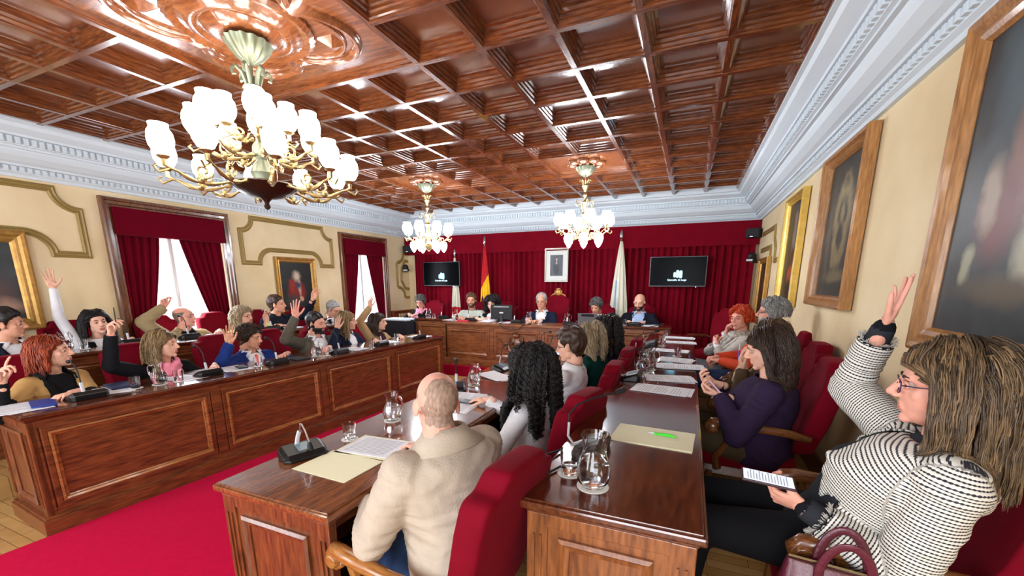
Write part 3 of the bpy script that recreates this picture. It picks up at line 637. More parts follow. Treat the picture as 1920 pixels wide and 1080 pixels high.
# carved coat of arms
m = MB(); c = Vector((-2.635, 6.385, .62))
m.ell(c, (.10, .03, .13), 20, 12)
m.ell(c+Vector((0, -.01, .15)), (.07, .03, .035), 16, 8)
for k in range(5): m.ell(c+Vector((-.056+.028*k, -.012, .19+.012*math.cos((k-2)*.8))), (.016, .018, .026), 8, 6)
m.ell(c+Vector((0, -.015, .225)), (.03, .02, .02), 8, 6)
for s_ in (-1, 1):
    for k in range(16):
        a = k/15.; x = s_*(.10+.20*a); z = -.10+.13*a+.035*math.sin(a*9)
        m.ell(c+Vector((x, -.008, z)), (.024*(1.2-a*.7), .02, .022*(1.2-a*.7)), 8, 6)
        if k % 3 == 0: m.tube([c+Vector((x, -.01, z)), c+Vector((x+s_*.02, -.022, z+.04)), c+Vector((x-s_*.015, -.02, z+.055))], [.012, .010, .004], 6)
    m.tube([c+Vector((s_*.11, -.01, .12)), c+Vector((s_*.14, -.02, .03)), c+Vector((s_*.12, -.02, -.08)), c+Vector((s_*.03, -.02, -.16))], [.02, .016, .018, .012], 8)
tag(m.obj('carved_coat_of_arms', M_arm, None, smooth='auto'), 'carved wooden coat of arms on the centre panel of the presidential desk', 'carving')
# side table with white cloth
t = thing('side_table', 'small side table with pale blue-white top left of the presidential desk', 'table', (-5.38, 6.85, .19), 0)
MB().box(-.35, .30, -.2, .25, .72, .745, .004).obj('table_top', mat('pale_table_top', (206, 222, 240), .4), t)
MB().box(-.34, .29, -.19, .24, .02, .72).obj('dark_skirt', mat('dark_skirt', (30, 30, 38), .8), t)

# ------------------------------------------------------------------ armchairs (local +x = facing)
def rounded_slab(mb, pts_fn, n=14, m=14, mi=None): pass
def make_chair(name, label, wm, crest=False):
    t = thing(name, label, 'chair')
    H = 1.06 if not crest else 1.22
    m = MB(); m.box(-.25, .27, -.255, .255, .37, .475, .035); m.obj('seat', M_chair, t, smooth='auto')
    # back: padded slab with a raised centre, leaning back
    prof = []
    n = 24
    for i in range(n+1):
        u = -1+2*i/n; z = H-.055*min(1, max(0, (abs(u)-.52)/.12))-.03*max(0, (abs(u)-.85)/.15)**2+.015*(1-u*u); prof.append((.25*u, z))
    outl = [(-.25, .42), ]+prof+[(.25, .42)]
    m = MB(); V = []; k = len(outl)
    cy, cz = 0, .75
    for off, sc in ((.040, .80), (.056, .90), (.055, .955), (.043, .985), (.022, 1.0), (-.022, 1.0), (-.040, .985), (-.050, .955), (-.053, .90)):
        for y, z in outl:
            yy = cy+(y-cy)*sc; zz = cz+(z-cz)*(1-(1-sc)*.6); x = -.26-.13*(zz-.42)/.6+off; V.append((x, yy, zz))
    F = []
    for r in range(8):
        for i in range(k): F.append((r*k+i, r*k+(i+1) % k, (r+1)*k+(i+1) % k, (r+1)*k+i))
    F.append(tuple(range(k))); F.append(tuple(8*k+i for i in range(k))[::-1]); m.add(V, F); o = m.obj('backrest', M_chair, t, smooth=True); q = o.modifiers.new('round', 'SUBSURF'); q.levels = 1; q.render_levels = 1
    m = MB(); m.box(-.24, .25, -.235, .235, .31, .375, .006); m.obj('seat_rail', wm, t)
    for s in (-1, 1):
        y = .275*s
        pts = [(-.29, y*.93, .63), (-.18, y*.98, .655), (-.05, y*1.03, .665), (.08, y*1.05, .672), (.18, y*1.03, .675), (.225, y, .668), (.245, y, .645), (.238, y, .618), (.215, y, .608), (.198, y, .62), (.20, y, .638)]
        m = MB(); m.tube(pts, [.024, .025, .026, .028, .030, .030, .028, .025, .022, .018, .012], 16); m.tube([(.218, y-.038, .638), (.218, y-.034, .638), (.218, y+.034, .638), (.218, y+.038, .638)], [.022, .029, .029, .022], 18); o = m.obj('arm', wm, t, smooth=True)
        m = MB(); m.tube([(.17, y*.92, .36), (.19, y*.95, .44), (.14, y, .53), (.11, y*1.02, .60), (.12, y*1.04, .66)], [.026, .024, .022, .022, .024], 8); m.obj('arm_support', wm, t, smooth='auto')
        m = MB(); m.tube([(.215, y*.8, .33), (.225, y*.82, .2), (.235, y*.84, .0)], [.028, .024, .018], 8); m.obj('leg', wm, t, smooth='auto')
        m = MB(); m.tube([(-.23, y*.8, .36), (-.27, y*.82, .2), (-.33, y*.84, .0)], [.026, .023, .018], 8); m.obj('leg', wm, t, smooth='auto')
    if crest:
        m = MB(); x = -.40
        m.ell((x, 0, H+.05), (.025, .06, .07), 12, 8); m.ell((x, 0, H+.12), (.022, .045, .022), 12, 6)
        for s in (-1, 1):
            m.tube([(x, 0, H), (x, s*.05, H+.03), (x, s*.11, H+.01), (x, s*.15, H-.02)], [.02, .022, .018, .01], 8); m.tube([(x, s*.05, H+.02), (x, s*.07, H+.08), (x, s*.045, H+.10)], [.016, .012, .008], 6)
        m.obj('crest', M_gold, t, smooth='auto')
    return t
CH_G = 'crimson council armchairs'
chA = make_chair('armchair', '', M_arm); chB = make_chair('armchair', '', M_armL)
used = {'A': False, 'B': False}
def chair(label, x, y, z, deg, k='A'):
    src = chA if k == 'A' else chB
    if not used[k]: used[k] = True; c = src; c['label'] = label; c.location = (x, y, z); c.rotation_euler = (0, 0, math.radians(deg))
    else: c = dup(src, label, (x, y, z), math.radians(deg))
    c['group'] = CH_G; return c
# centre row (backs to the right desk)
chair('crimson armchair with light wooden arms under the beige-blazer man', -.89, 1.25, 0, 173, 'B')
chair('crimson armchair of the curly black-haired woman in white', -.86, 2.24, 0, 168, 'B')
chair('crimson armchair of the short-haired person in the white shirt', -.86, 3.06, 0, 180)
chair('crimson armchair of the blonde woman in dark green', -.86, 3.80, 0, 180)
chair('crimson armchair of the black-curled woman furthest along the centre row', -.86, 4.5, 0, 180)
# right row
chair('crimson armchair with scrolled wooden arms under the woman in the black and white jacket', .66, 1.77, .13, 176)['label'] = 'crimson armchair under the woman in black and white jacket'
chair('crimson armchair of the woman in the dark purple jumper', .44, 3.00, .13, 176)
chair('crimson armchair of the brown-haired woman holding a pen', .56, 3.78, .13, 178)
chair('crimson armchair of the grey-bearded man against the right wall', .66, 4.60, .13, 178)
chair('crimson armchair of the woman with short orange-red hair', .60, 5.48, .13, 175)
chair('empty dark crimson armchair in front of the curtain, far end of right row', .38, 6.72, .19, 235)
# front row left
for lab, x, y in (('armchair of the red-haired woman in the camel and black jacket', -4.62, 1.50), ('armchair of the blonde woman in black blazer and pink scarf', -4.58, 2.22), ('armchair of the man in the blue suit', -4.53, 2.98), ('armchair of the dark-bearded man raising his open hand', -4.48, 3.62), ('armchair of the blonde woman in the navy jacket', -4.43, 4.28), ('armchair of the dark-haired woman in the tan blazer', -4.40, 4.92), ):
    chair('crimson '+lab, x-.04, y, 0, 3)
for lab, x, y in (('armchair of the dark-haired man at the left picture edge', -6.0, 1.66), ('armchair of the long-haired woman in white blouse', -5.97, 2.30), ('armchair of the balding man in the beige coat', -5.92, 3.12), ('armchair of the woman in yellow with curly hair', -5.86, 3.80), ('armchair of the navy-jacket man', -5.82, 4.38), ('armchair of the grey-haired man with glasses, rear row', -5.78, 5.15)):
    chair('crimson '+lab, x-.01+.0, y, .17, 3)
# presidential desk
for lab, x, y in (('armchair of the pink-scarf woman', -5.30, 7.66), ('armchair of the man in pale shirt', -3.98, 7.38), ('armchair of the black-haired woman at the monitor', -3.46, 7.38), ('armchair of the grey-jumper man behind the laptop', -1.47, 7.38), ('armchair of the bald man in the navy blazer', -.78, 7.68)):
    chair('crimson '+lab, x, y, .19, -90)
t = make_chair('president_armchair', 'high crimson armchair with gilt carved crest behind the grey-haired president', M_arm, True); t.location = (-2.35, 7.46, .19); t.rotation_euler = (0, 0, -PI/2)

# ------------------------------------------------------------------ things on the desks
ZL, ZB, ZP, ZM, ZR = .83, 1.0, .96, .80, .93
M_lcd = mat('lcd_panel', (120, 140, 150), .25)
M_clip = mat('pale_grey_clip', (196, 198, 204), .35)
MICG = 'gooseneck conference microphones'
def make_mic(path, clip, name='conference_microphone'):
    t = thing(name, '', 'microphone')
    m = MB()   # wedge body; local -x is the user's side
    V = []
    for y in (-.105, -.085, .085, .105):
        ins = .02 if abs(y) > .1 else 0
        V += [(-.07+ins, y, 0), (.065-ins, y, 0), (.07-ins, y, .038-ins*.5), (.045-ins*.5, y, .062-ins*.8), (-.045+ins, y, .034-ins*.5), (-.072+ins, y, .014)]
    F = []
    for a in range(3):
        for i in range(6): F.append((a*6+i, a*6+(i+1) % 6, (a+1)*6+(i+1) % 6, (a+1)*6+i))
    F += [tuple(range(6)), tuple(18+i for i in range(6))[::-1]]
    m.add(V, F); m.obj('body', M_black, t, bevel=.004)
    N_ = Vector((-.028, 0, .09)).normalized(); 
    m = MB(); 
    for (y0, y1, mi) in ((-.03, .03, 0),):
        a = Vector((-.030, 0, .0405)); b = Vector((.030, 0, .0590)); 
        m.add([(a.x, y0, a.z+.001), (b.x, y0, b.z+.001), (b.x, y1, b.z+.001), (a.x, y1, a.z+.001), (a.x, y0, a.z-.004), (b.x, y0, b.z-.004), (b.x, y1, b.z-.004), (a.x, y1, a.z-.004)], [(0, 1, 2, 3), (7, 6, 5, 4), (0, 4, 5, 1), (1, 5, 6, 2), (2, 6, 7, 3), (3, 7, 4, 0)])
    m.obj('display', M_lcd, t)
    m = MB(); m.tube([Vector(p) for p in clip], [.011]*len(clip), 8, flat=.55); m.obj('clip', M_clip, t, smooth='auto')
    m = MB(); m.tube(path[:-1], [.0045]*(len(path)-1), 8); gn_ = m.obj('gooseneck', M_steel if name != 'conference_microphone' else M_blackm, t, smooth='auto')
    m = MB(); a = Vector(path[-2]); b = Vector(path[-1]); d = (b-a); m.tube([a, a+d*.15, a+d*.35, a+d*.85, b], [.007, .010, .013, .014, .007], 12); m.obj('capsule', M_blackm, gn_, smooth='auto')
    return t
def setp(t, label, cat, x, y, z, deg=0, group=None):
    t['label'] = label; t['category'] = cat; t.location = (x, y, z); t.rotation_euler = (0, 0, math.radians(deg))
    if group: t['group'] = group
    return t
micS = make_mic([(.03, -.03, .12), (.02, -.03, .20), (-.02, -.03, .25), (-.08, -.03, .268), (-.115, -.03, .262)], [(.045, -.03, .03), (.04, -.03, .08), (.03, -.03, .125)])
first = [True]
def mic(label, x, y, z, deg):
    t = micS if first[0] else dup(micS); first[0] = False
    return setp(t, label, 'microphone', x, y, z, deg, MICG)
for lab, x, y in (('nearest the red-haired woman', -3.97, 1.45), ('before the blonde woman in black', -3.95, 2.27), ('before the man in the blue suit', -3.87, 2.90), ('before the bearded man', -3.80, 3.66), ('before the woman in the navy jacket', -3.76, 4.35), ('at far end of the front left desk', -3.69, 5.12)):
    mic('black gooseneck microphone '+lab, x, y, ZL+.001, -3.7)
for lab, x, y in (('before the long-haired woman in white', -5.52, 2.45), ('before the man in the beige coat', -5.47, 3.00), ('before the man in the navy jacket', -5.40, 4.02)):
    mic('black gooseneck microphone '+lab, x, y, ZB+.001, -3.7)
for lab, x, y in (('before the pale-shirt man, left wing', -4.45, 7.02), ('before the black-haired woman', -3.68, 6.72), ('before the president', -2.75, 6.70), ('beside the grey laptop', -1.80, 6.70), ('before the bald man on the right wing', -.78, 7.0)):
    mic('black gooseneck microphone '+lab, x, y, ZP+.001, -90)
t = make_mic([(.02, .0, .12), (.0, .0, .165), (-.015, .0, .17), (-.03, -.01, .13), (-.035, -.02, .075), (-.035, -.025, .02)], [(.03, .02, .04), (.028, .01, .09), (.022, .0, .125)], 'folded_microphone')
setp(t, 'black microphone unit with neck bent down beside the open cream folder', 'microphone', -1.72, 1.37, ZM+.001, 160, MICG)
t = dup(micS); setp(t, 'black microphone unit by the reddish glass, beyond the curly-haired woman', 'microphone', -1.66, 3.66, ZM+.001, 175, MICG)
t = dup(micS); setp(t, 'gooseneck microphone left of the jug, behind the bald head', 'microphone', -1.70, 2.78, ZM+.001, 120, MICG)
t = dup(micS); setp(t, 'gooseneck microphone beside the propped dark tablet', 'microphone', -1.62, 4.75, ZM+.001, 175, MICG)
t = make_mic([(-.10, -.02, .12), (-.11, .0, .16), (-.07, .05, .195), (0, .13, .21), (.07, .22, .225), (.10, .26, .23)][0:1]+[(-.105, -.0, .15), (-.08, .04, .185), (-.02, .11, .205), (.06, .20, .215), (.10, .245, .225)], [(-.03, .03, .03), (-.075, -.03, .025), (-.10, -.03, .06), (-.10, -.02, .12)], 'near_microphone')
for c_ in t.children:
    if c_.name.startswith('gooseneck'): c_.data.materials[0] = M_blackm
setp(t, 'large gooseneck microphone behind glass and jug at near end of right desk', 'microphone', -.34, 1.70, ZR+.001, 0, MICG)
for lab, x, y in (('beside the second jug of the right desk', -.35, 3.18), ('in the middle of the right desk', -.36, 4.35), ('with long raised neck, far right desk', -.36, 5.10)):
    u_ = dup(t); setp(u_, 'gooseneck microphone '+lab, 'microphone', x, y, ZR+.001, 0, MICG)

M_coast = mat('white_coaster', (236, 234, 226), .6)
def make_jug():
    t = thing('water_jug', '', 'jug')
    o_ = [(.030, .0), (.040, .004), (.050, .02), (.056, .045), (.055, .07), (.045, .10), (.036, .125), (.034, .14), (.040, .165), (.046, .180)]
    i_ = [(r-.003, z) for r, z in o_[::-1][:-2]]+[(.036, .009), (0, .008)]
    m = MB(); m.lathe([(0, 0)]+o_+i_, 28); 
    m.tube([(.038, 0, .155), (.065, 0, .160), (.082, 0, .135), (.080, 0, .09), (.062, 0, .06), (.052, 0, .055)], [.006, .006, .006, .006, .006, .006], 8)
    m.obj('glass_body', M_glass, t, smooth='auto')
    m = MB(); m.lathe([(0, .010), (.035, .010), (.046, .022), (.0525, .045), (.0515, .07), (.0425, .098), (0, .098)], 24); m.obj('water', M_water, t, smooth='auto')
    m = MB(); m.lathe([(0, 0), (.052, 0), (.052, .002), (0, .002)], 24, (0, 0, -.0025)); m.obj('coaster', M_coast, t)
    return t
def make_glass():
    t = thing('water_glass', '', 'glass')
    m = MB(); m.lathe([(0, 0), (.028, 0), (.031, .005), (.036, .09), (.0345, .09), (.0295, .010), (0, .009)], 24); m.obj('glass_body', M_glass, t, smooth='auto')
    m = MB(); m.lathe([(0, .011), (.029, .011), (.0305, .035), (0, .035)], 20); m.obj('water', M_water, t, smooth='auto')
    m = MB(); m.lathe([(0, 0), (.045, 0), (.045, .002), (0, .002)], 24, (0, 0, -.0025)); m.obj('coaster', M_coast, t)
    return t
jugM = make_jug(); glM = make_glass(); fj = [True]; fg = [True]
def jug(lab, x, y, z, deg=0, s=1.0):
    t = jugM if fj[0] else dup(jugM); fj[0] = False; setp(t, 'clear glass water jug '+lab, 'jug', x, y, z+.003, deg, 'water jugs'); t.scale = (s, s, s); return t
def glass(lab, x, y, z, s=1.0):
    t = glM if fg[0] else dup(glM); fg[0] = False; setp(t, 'drinking glass '+lab, 'glass', x, y, z+.003, 0, 'drinking glasses'); t.scale = (s, s, s); return t
jug('before the blonde woman in black, front left desk', -3.97, 1.90, ZL, 200)
glass('left of the jug before the blonde woman in black', -4.00, 1.75, ZL); glass('right of the jug before the blonde woman in black', -3.95, 2.03, ZL)
jug('before the bearded man', -3.86, 3.38, ZL, 20); glass('beside the bearded man\'s jug', -3.80, 3.47, ZL); glass('before the man in the blue suit', -3.94, 2.74, ZL)
glass('between the navy-jacket woman and the tan-blazer woman', -3.72, 4.12, ZL); glass('before the tan-blazer woman at the far end', -3.90, 4.86, ZL)
jug('on the raised rear desk before the white-blouse woman', -5.60, 1.97, ZB, 120); glass('on the rear desk right of the first jug', -5.58, 2.09, ZB)
jug('on the rear desk before the grey-haired man', -5.30, 4.86, ZB, 0)
jug('before the pink-scarf woman', -4.80, 7.0, ZP, 90); glass('before the pink-scarf woman', -4.66, 6.98, ZP)
jug('before the pale-shirt man', -3.95, 6.62, ZP, 90, 1.15)
jug('before the president', -2.50, 6.62, ZP, 90, 1.1); glass('before the president', -2.30, 6.60, ZP)
jug('left of the grey laptop', -1.88, 6.80, ZP, 0); glass('beside the grey laptop', -1.62, 6.55, ZP)
jug('between the laptop and the bald man', -1.12, 7.08, ZP, 0); glass('before the bald man', -.95, 7.05, ZP)
glass('near the open cream folder, centre desk', -1.67, 1.63, ZM); jug('first on the centre desk, left of the bald head', -1.66, 1.98, ZM, 0)
jug('second on the centre desk, right of the bald head', -1.62, 2.99, ZM, -20); glass('with reddish reflections beyond the curly-haired woman', -1.67, 3.88, ZM); jug('on the centre desk before the short-haired person', -1.60, 4.45, ZM, 10)
glass('at the near end of the right desk, left of jug', -.37, 1.44, ZR, 1.05); jug('at the near end of the right desk', -.265, 1.37, ZR, 75, 1.1)
jug('second on the right desk, behind the black microphone', -.30, 3.42, ZR, 60); jug('third, beside the second jug of the right desk', -.26, 3.58, ZR, 20)
glass('white-looking, among papers halfway along the right desk', -.06, 4.37, ZR); glass('behind the long microphone neck, right desk', -.24, 5.06, ZR); glass('furthest on the right desk', -.25, 5.98, ZR); glass('beside a dark microphone, far right desk', -.27, 5.38, ZR)

# paper, folders
def sheet(mb, x, y, z, w, h, deg, mi=0, th=.0015):
    a = math.radians(deg); T = Matrix.Translation((x, y, z)) @ Matrix.Rotation(a, 4, 'Z'); old = mb.T; mb.T = T if old is None else old @ T; mb.box(-w/2, w/2, -h/2, h/2, 0, th, mi=mi); mb.T = old
def papers(label, x, y, z, deg, n=3, w=.21, h=.297, lines=True, spread=.03, curl=0):
    t = thing('paper_stack', label, 'papers', (x, y, z+.001), math.radians(deg), 'white papers on the desks')
    r = random.Random(int(abs(x*1000+y*77)))
    for i in range(n):
        m = MB(); zz = i*.0022; dx, dy, a = r.uniform(-spread, spread), r.uniform(-spread, spread), math.radians(r.uniform(-12, 12) if i else 0)
        T = Matrix.Translation((dx if i else 0, dy if i else 0, zz)) @ Matrix.Rotation(a, 4, 'Z'); m.T = T
        k = 8; V = []; 
        for j in range(k+1):
            yy = -h/2+h*j/k; c_ = curl*(j/k)**2*.02+ .0008
            V += [(-w/2, yy, c_), (w/2, yy, c_), (-w/2, yy, c_-.0006), (w/2, yy, c_-.0006)]
        F = []
        for j in range(k): b = j*4; F += [(b, b+1, b+5, b+4), (b+2, b+6, b+7, b+3), (b, b+4, b+6, b+2), (b+1, b+3, b+7, b+5)]
        F += [(0, 2, 3, 1), (k*4, k*4+1, k*4+3, k*4+2)]
        m.add(V, F, 0)
        if lines and i == n-1 and curl == 0:
            for q in range(16):
                if q % 6 == 5: continue
                m.box(-w*.38, w*(.38 if (q*7) % 5 else .1), h*.38-q*h*.05-.002, h*.38-q*h*.05+.002, .0009, .0012, mi=1)
        m.obj('sheet', [M_paper, M_print], t)
    return t
papers('white papers beside the blue folder at near end of the front left desk', -4.05, 1.14, ZL, 80)
papers('white papers under the blue-grey notebook before the blonde woman', -4.08, 1.66, ZL, 70)
papers('white papers before the blonde woman, by her microphone', -4.02, 2.12, ZL, 100, 2)
papers('white papers before the man in the blue suit', -4.02, 2.56, ZL, 85, 2)
papers('white papers before the woman in the navy jacket', -3.85, 3.95, ZL, 95, 3); papers('white papers before the woman in the tan blazer', -3.86, 4.60, ZL, 80, 4)
papers('heap of white papers at far end of the front left desk', -3.80, 5.28, ZL, 100, 5)
papers('white papers on the rear desk by the man in the beige coat', -5.48, 3.35, ZB, 80, 2); papers('white papers on the rear desk before the navy-jacket man', -5.42, 4.35, ZB, 85, 2)
papers('white papers on the rear desk beside the first microphone', -5.52, 2.68, ZB, 85, 2)
papers('white papers before the pale-shirt man', -4.12, 6.75, ZP, 5, 4); papers('white papers before the black-haired woman', -3.35, 6.72, ZP, 0, 3, curl=1)
papers('white papers left of the president', -2.95, 6.66, ZP, 10, 2); papers('white papers before the bald man', -.52, 7.05, ZP, 0, 3)
papers('white papers before the curly-haired woman', -1.50, 2.64, ZM, 85, 3); papers('white papers under the first papers near the bald head', -1.45, 2.36, ZM, 95, 2)
papers('white papers beyond the curly-haired woman', -1.56, 3.34, ZM, 75, 3, curl=1); papers('white papers before the blonde woman in dark green', -1.45, 4.80, ZM, 92, 4)
papers('small white card on the centre desk', -1.50, 4.30, ZM, 80, 1, .10, .15, False)
papers('printed papers with a plain sheet, nearest on the right desk', -.10, 2.92, ZR, 84, 2, .23, .36); papers('printed papers, second from near on the right desk', -.08, 3.28, ZR, 92, 3, .21, .34)
papers('printed papers overhanging the right desk edge before the brown-haired woman', -.02, 3.82, ZR, 96, 5, .22, .36); papers('printed papers before the grey-bearded man', -.06, 4.12, ZR, 80, 3)
papers('printed papers further along, by the white-looking glass', -.12, 4.70, ZR, 84, 3, .21, .34); papers('printed papers before the red-haired woman, right desk', -.04, 5.40, ZR, 92, 3, .21, .34); papers('furthest printed papers on the right desk', -.05, 5.86, ZR, 86, 3, .21, .34)
t = thing('closed_folder', 'closed cream card folder at near end of the right desk', 'folder', (-.105, 1.96, ZR+.001), math.radians(-4))
m = MB(); sheet(m, 0, 0, 0, .36, .25, 0, 0, .002); sheet(m, .004, .003, .0022, .352, .245, 1, 0, .0015); m.obj('cover', M_cream, t)
t = thing('ballpoint_pen', 'bright green ballpoint pen lying on the cream folder', 'pen', (-.07, 1.985, ZR+.011), math.radians(-8))
m = MB(); m.tube([(-.03, 0, 0), (.06, 0, 0)], .0058, 10); m.tube([(.06, 0, 0), (.07, 0, 0)], .004, 8); m.box(.0, .05, -.0015, .0015, .005, .0085); m.obj('barrel', mat('green_plastic', (66, 214, 50), .3), t, smooth='auto')
m = MB(); m.tube([(-.03, 0, 0), (-.045, 0, 0), (-.068, 0, 0)], [.0056, .005, .0012], 10); m.obj('tip', M_clip, t, smooth='auto')
t = thing('open_folder', 'open cream card folder with white printed sheets at near end of centre desk', 'folder', (-1.46, 1.48, ZM+.001), math.radians(0))
m = MB(); sheet(m, -.01, -.13, 0, .33, .24, -2, 0, .0016); sheet(m, .0, .115, .0, .33, .25, 4, 0, .0016); m.obj('cover', M_cream, t)
m = MB(); sheet(m, 0.0, .115, .002, .30, .22, 5); 
for q in range(13): sheet(m, 0.0+.0*q+random.uniform(-.01, .0), .205-q*.0145, .0037, .24, .005, 5, 1, .0002)
m.obj('sheets', [M_paper, M_print], t)
def flatbox(name, label, cat, x, y, z, deg, w, h, th, m): return tag(MBo(name, x, y, z, deg, w, h, th, m), label, cat)
def MBo(name, x, y, z, deg, w, h, th, m):
    o = MB().box(-w/2, w/2, -h/2, h/2, 0, th, .002).obj(name, m); o.location = (x, y, z+.001); o.rotation_euler = (0, 0, math.radians(deg)); return o
M_navy = mat('navy_cover', (36, 48, 84), .5); M_blue = mat('blue_cover', (30, 60, 150), .4)
flatbox('notebook', 'blue-grey hardback notebook before the blonde woman in black', 'notebook', -4.14, 1.72, ZL+.008, 80, .16, .22, .018, M_navy)
flatbox('folder', 'bright blue folder by the red-haired woman\'s arm', 'folder', -4.03, 1.24, ZL+.008, 75, .12, .24, .01, M_blue)
flatbox('notebook', 'black notebook before the bearded man, left of his jug', 'notebook', -3.92, 3.18, ZL, 82, .16, .24, .012, M_blackm)
flatbox('notebook', 'small black notebook before the man in the blue suit', 'notebook', -3.99, 2.60, ZL+.008, 70, .08, .15, .01, M_blackm)
flatbox('mobile_phone', 'dark mobile phone on papers right of the bald head', 'phone', -1.43, 2.50, ZM+.008, 80, .072, .15, .009, mat('phone_grey', (60, 62, 72), .3))
flatbox('folder', 'pink-red booklet on the presidential desk before the pale-shirt man', 'booklet', -3.78, 6.60, ZP, 5, .22, .10, .02, mat('red_cover', (206, 50, 70), .5))
flatbox('blue_folder', 'dark blue folder on the shelf under the centre desk', 'folder', -1.33, 1.52, ZM-.248, 85, .24, .32, .012, M_blue)
t = thing('tablet_computer', 'dark tablet propped up on the centre desk before the blonde woman', 'tablet', (-1.62, 5.02, ZM+.001), math.radians(-75))
T = Matrix.Rotation(math.radians(-18), 4, 'X'); m = MB(); m.T = T; m.box(-.13, .13, -.004, .004, .0, .19, .003); m.obj('case', M_blackm, t); m = MB(); m.T = T; m.box(-.12, .12, -.0055, -.0038, .012, .18); m.obj('screen', mat('tablet_screen', (16, 18, 22), .15), t)
MB().box(-.13, .13, -.16, -.002, 0, .006, .002).obj('keyboard', M_blackm, t)
t = thing('laptop', 'grey laptop open in front of the man in the grey jumper', 'laptop', (-1.47, 6.62, ZP+.001), 0)
T = Matrix.Rotation(math.radians(16), 4, 'X'); m = MB(); m.T = T; m.box(-.16, .16, -.004, .004, .0, .215, .003); m.obj('lid', mat('laptop_lid', (112, 114, 120), .4, .3), t)
m = MB(); m.T = T; m.box(-.10, .10, -.006, -.0035, .165, .205, .001); m.obj('lid_label', M_blackm, t); MB().box(-.16, .16, .005, .23, 0, .014, .003).obj('base', mat('laptop_lid', (112, 114, 120), .4), t)
t = thing('computer_monitor', 'black computer monitor seen from behind, left of the president', 'monitor', (-3.08, 6.78, ZP+.001), math.radians(8))
MB().box(-.20, .20, -.02, .02, .04, .30, .01).obj('housing', M_blackm, t); MB().box(-.09, .09, -.06, .06, 0, .012, .004).box(-.03, .03, -.035, -.005, .01, .12, .004).obj('stand', M_black, t); MB().box(-.035, .035, -.023, -.019, .15, .175).obj('badge', M_clip, t); MB().box(-.14, .14, -.023, -.019, .262, .272).obj('trim', M_clip, t)
t = tag(MB().tube([(-2.98, 6.60, .966), (-2.96, 6.42, .966), (-2.92, 6.352, .955), (-2.86, 6.34, .90), (-2.72, 6.335, .87), (-2.58, 6.335, .885), (-2.50, 6.35, .955), (-2.46, 6.42, .966), (-2.44, 6.60, .966)], .006, 8).obj('cable', M_blackm, None, smooth=True), 'black cable drooping over the front edge of the presidential desk', 'cable')
t = tag(MB().tube([(-.46, 1.62, .94), (-.50, 1.52, .95), (-.51, 1.42, .97), (-.49, 1.36, .95), (-.44, 1.40, .937), (-.40, 1.50, .94)], .005, 8).obj('cable', M_blackm, None, smooth=True), 'black cable looping from the near microphone of the right desk', 'cable')

# ------------------------------------------------------------------ people
def remesh(mb, voxel, smooth=2):
    me = bpy.data.meshes.new('tmp'); me.from_pydata(mb.v, [], mb.f)
    bm = bmesh.new(); bm.from_mesh(me); bmesh.ops.recalc_face_normals(bm, faces=bm.faces); bm.to_mesh(me); bm.free()
    o = bpy.data.objects.new('tmp', me); COL.objects.link(o)
    md = o.modifiers.new('r', 'REMESH'); md.mode = 'VOXEL'; md.voxel_size = voxel
    dg = bpy.context.evaluated_depsgraph_get(); ev = o.evaluated_get(dg); m2 = ev.to_mesh()
    V = np.zeros(len(m2.vertices)*3); m2.vertices.foreach_get('co', V); V = V.reshape(-1, 3)
    nl = len(m2.loops); lv = np.zeros(nl, int); m2.loops.foreach_get('vertex_index', lv); F = lv.reshape(-1, 4)
    ev.to_mesh_clear(); bpy.data.objects.remove(o); bpy.data.meshes.remove(me)
    E = np.vstack([F[:, [0, 1]], F[:, [1, 2]], F[:, [2, 3]], F[:, [3, 0]]])
    for _ in range(smooth):
        acc = np.zeros_like(V); cnt = np.zeros(len(V)); np.add.at(acc, E[:, 0], V[E[:, 1]]); np.add.at(cnt, E[:, 0], 1); V = V*.4+.6*acc/cnt[:, None]
    return V, F
def normals(V, F):
    n = np.cross(V[F[:, 2]]-V[F[:, 0]], V[F[:, 3]]-V[F[:, 1]]); N = np.zeros_like(V)
    for k in range(4): np.add.at(N, F[:, k], n)
    return N/(np.linalg.norm(N, axis=1)[:, None]+1e-12)
def sst(a, b, x): t = np.clip((x-a)/(b-a), 0, 1); return t*t*(3-2*t)
def caps(mb, a, b, ra, rb, n=12):
    a = Vector(a); b = Vector(b); d = b-a; L_ = d.length
    if L_ < 1e-6: mb.ell(a, (ra, ra, ra), n, 8); return
    d.normalize(); pts = []; rs = []
    for k in range(4): t = math.cos(k*PI/8); pts.append(a-d*ra*t); rs.append(max(.001, ra*math.sin(k*PI/8)))
    pts.append(a); rs.append(ra)
    for q in (.25, .5, .75): pts.append(a+(b-a)*q); rs.append(ra+(rb-ra)*q)
    pts.append(b); rs.append(rb)
    for k in range(3, -1, -1): t = math.cos(k*PI/8); pts.append(b+d*rb*t); rs.append(max(.001, rb*math.sin(k*PI/8)))
    mb.tube(pts, rs, n)

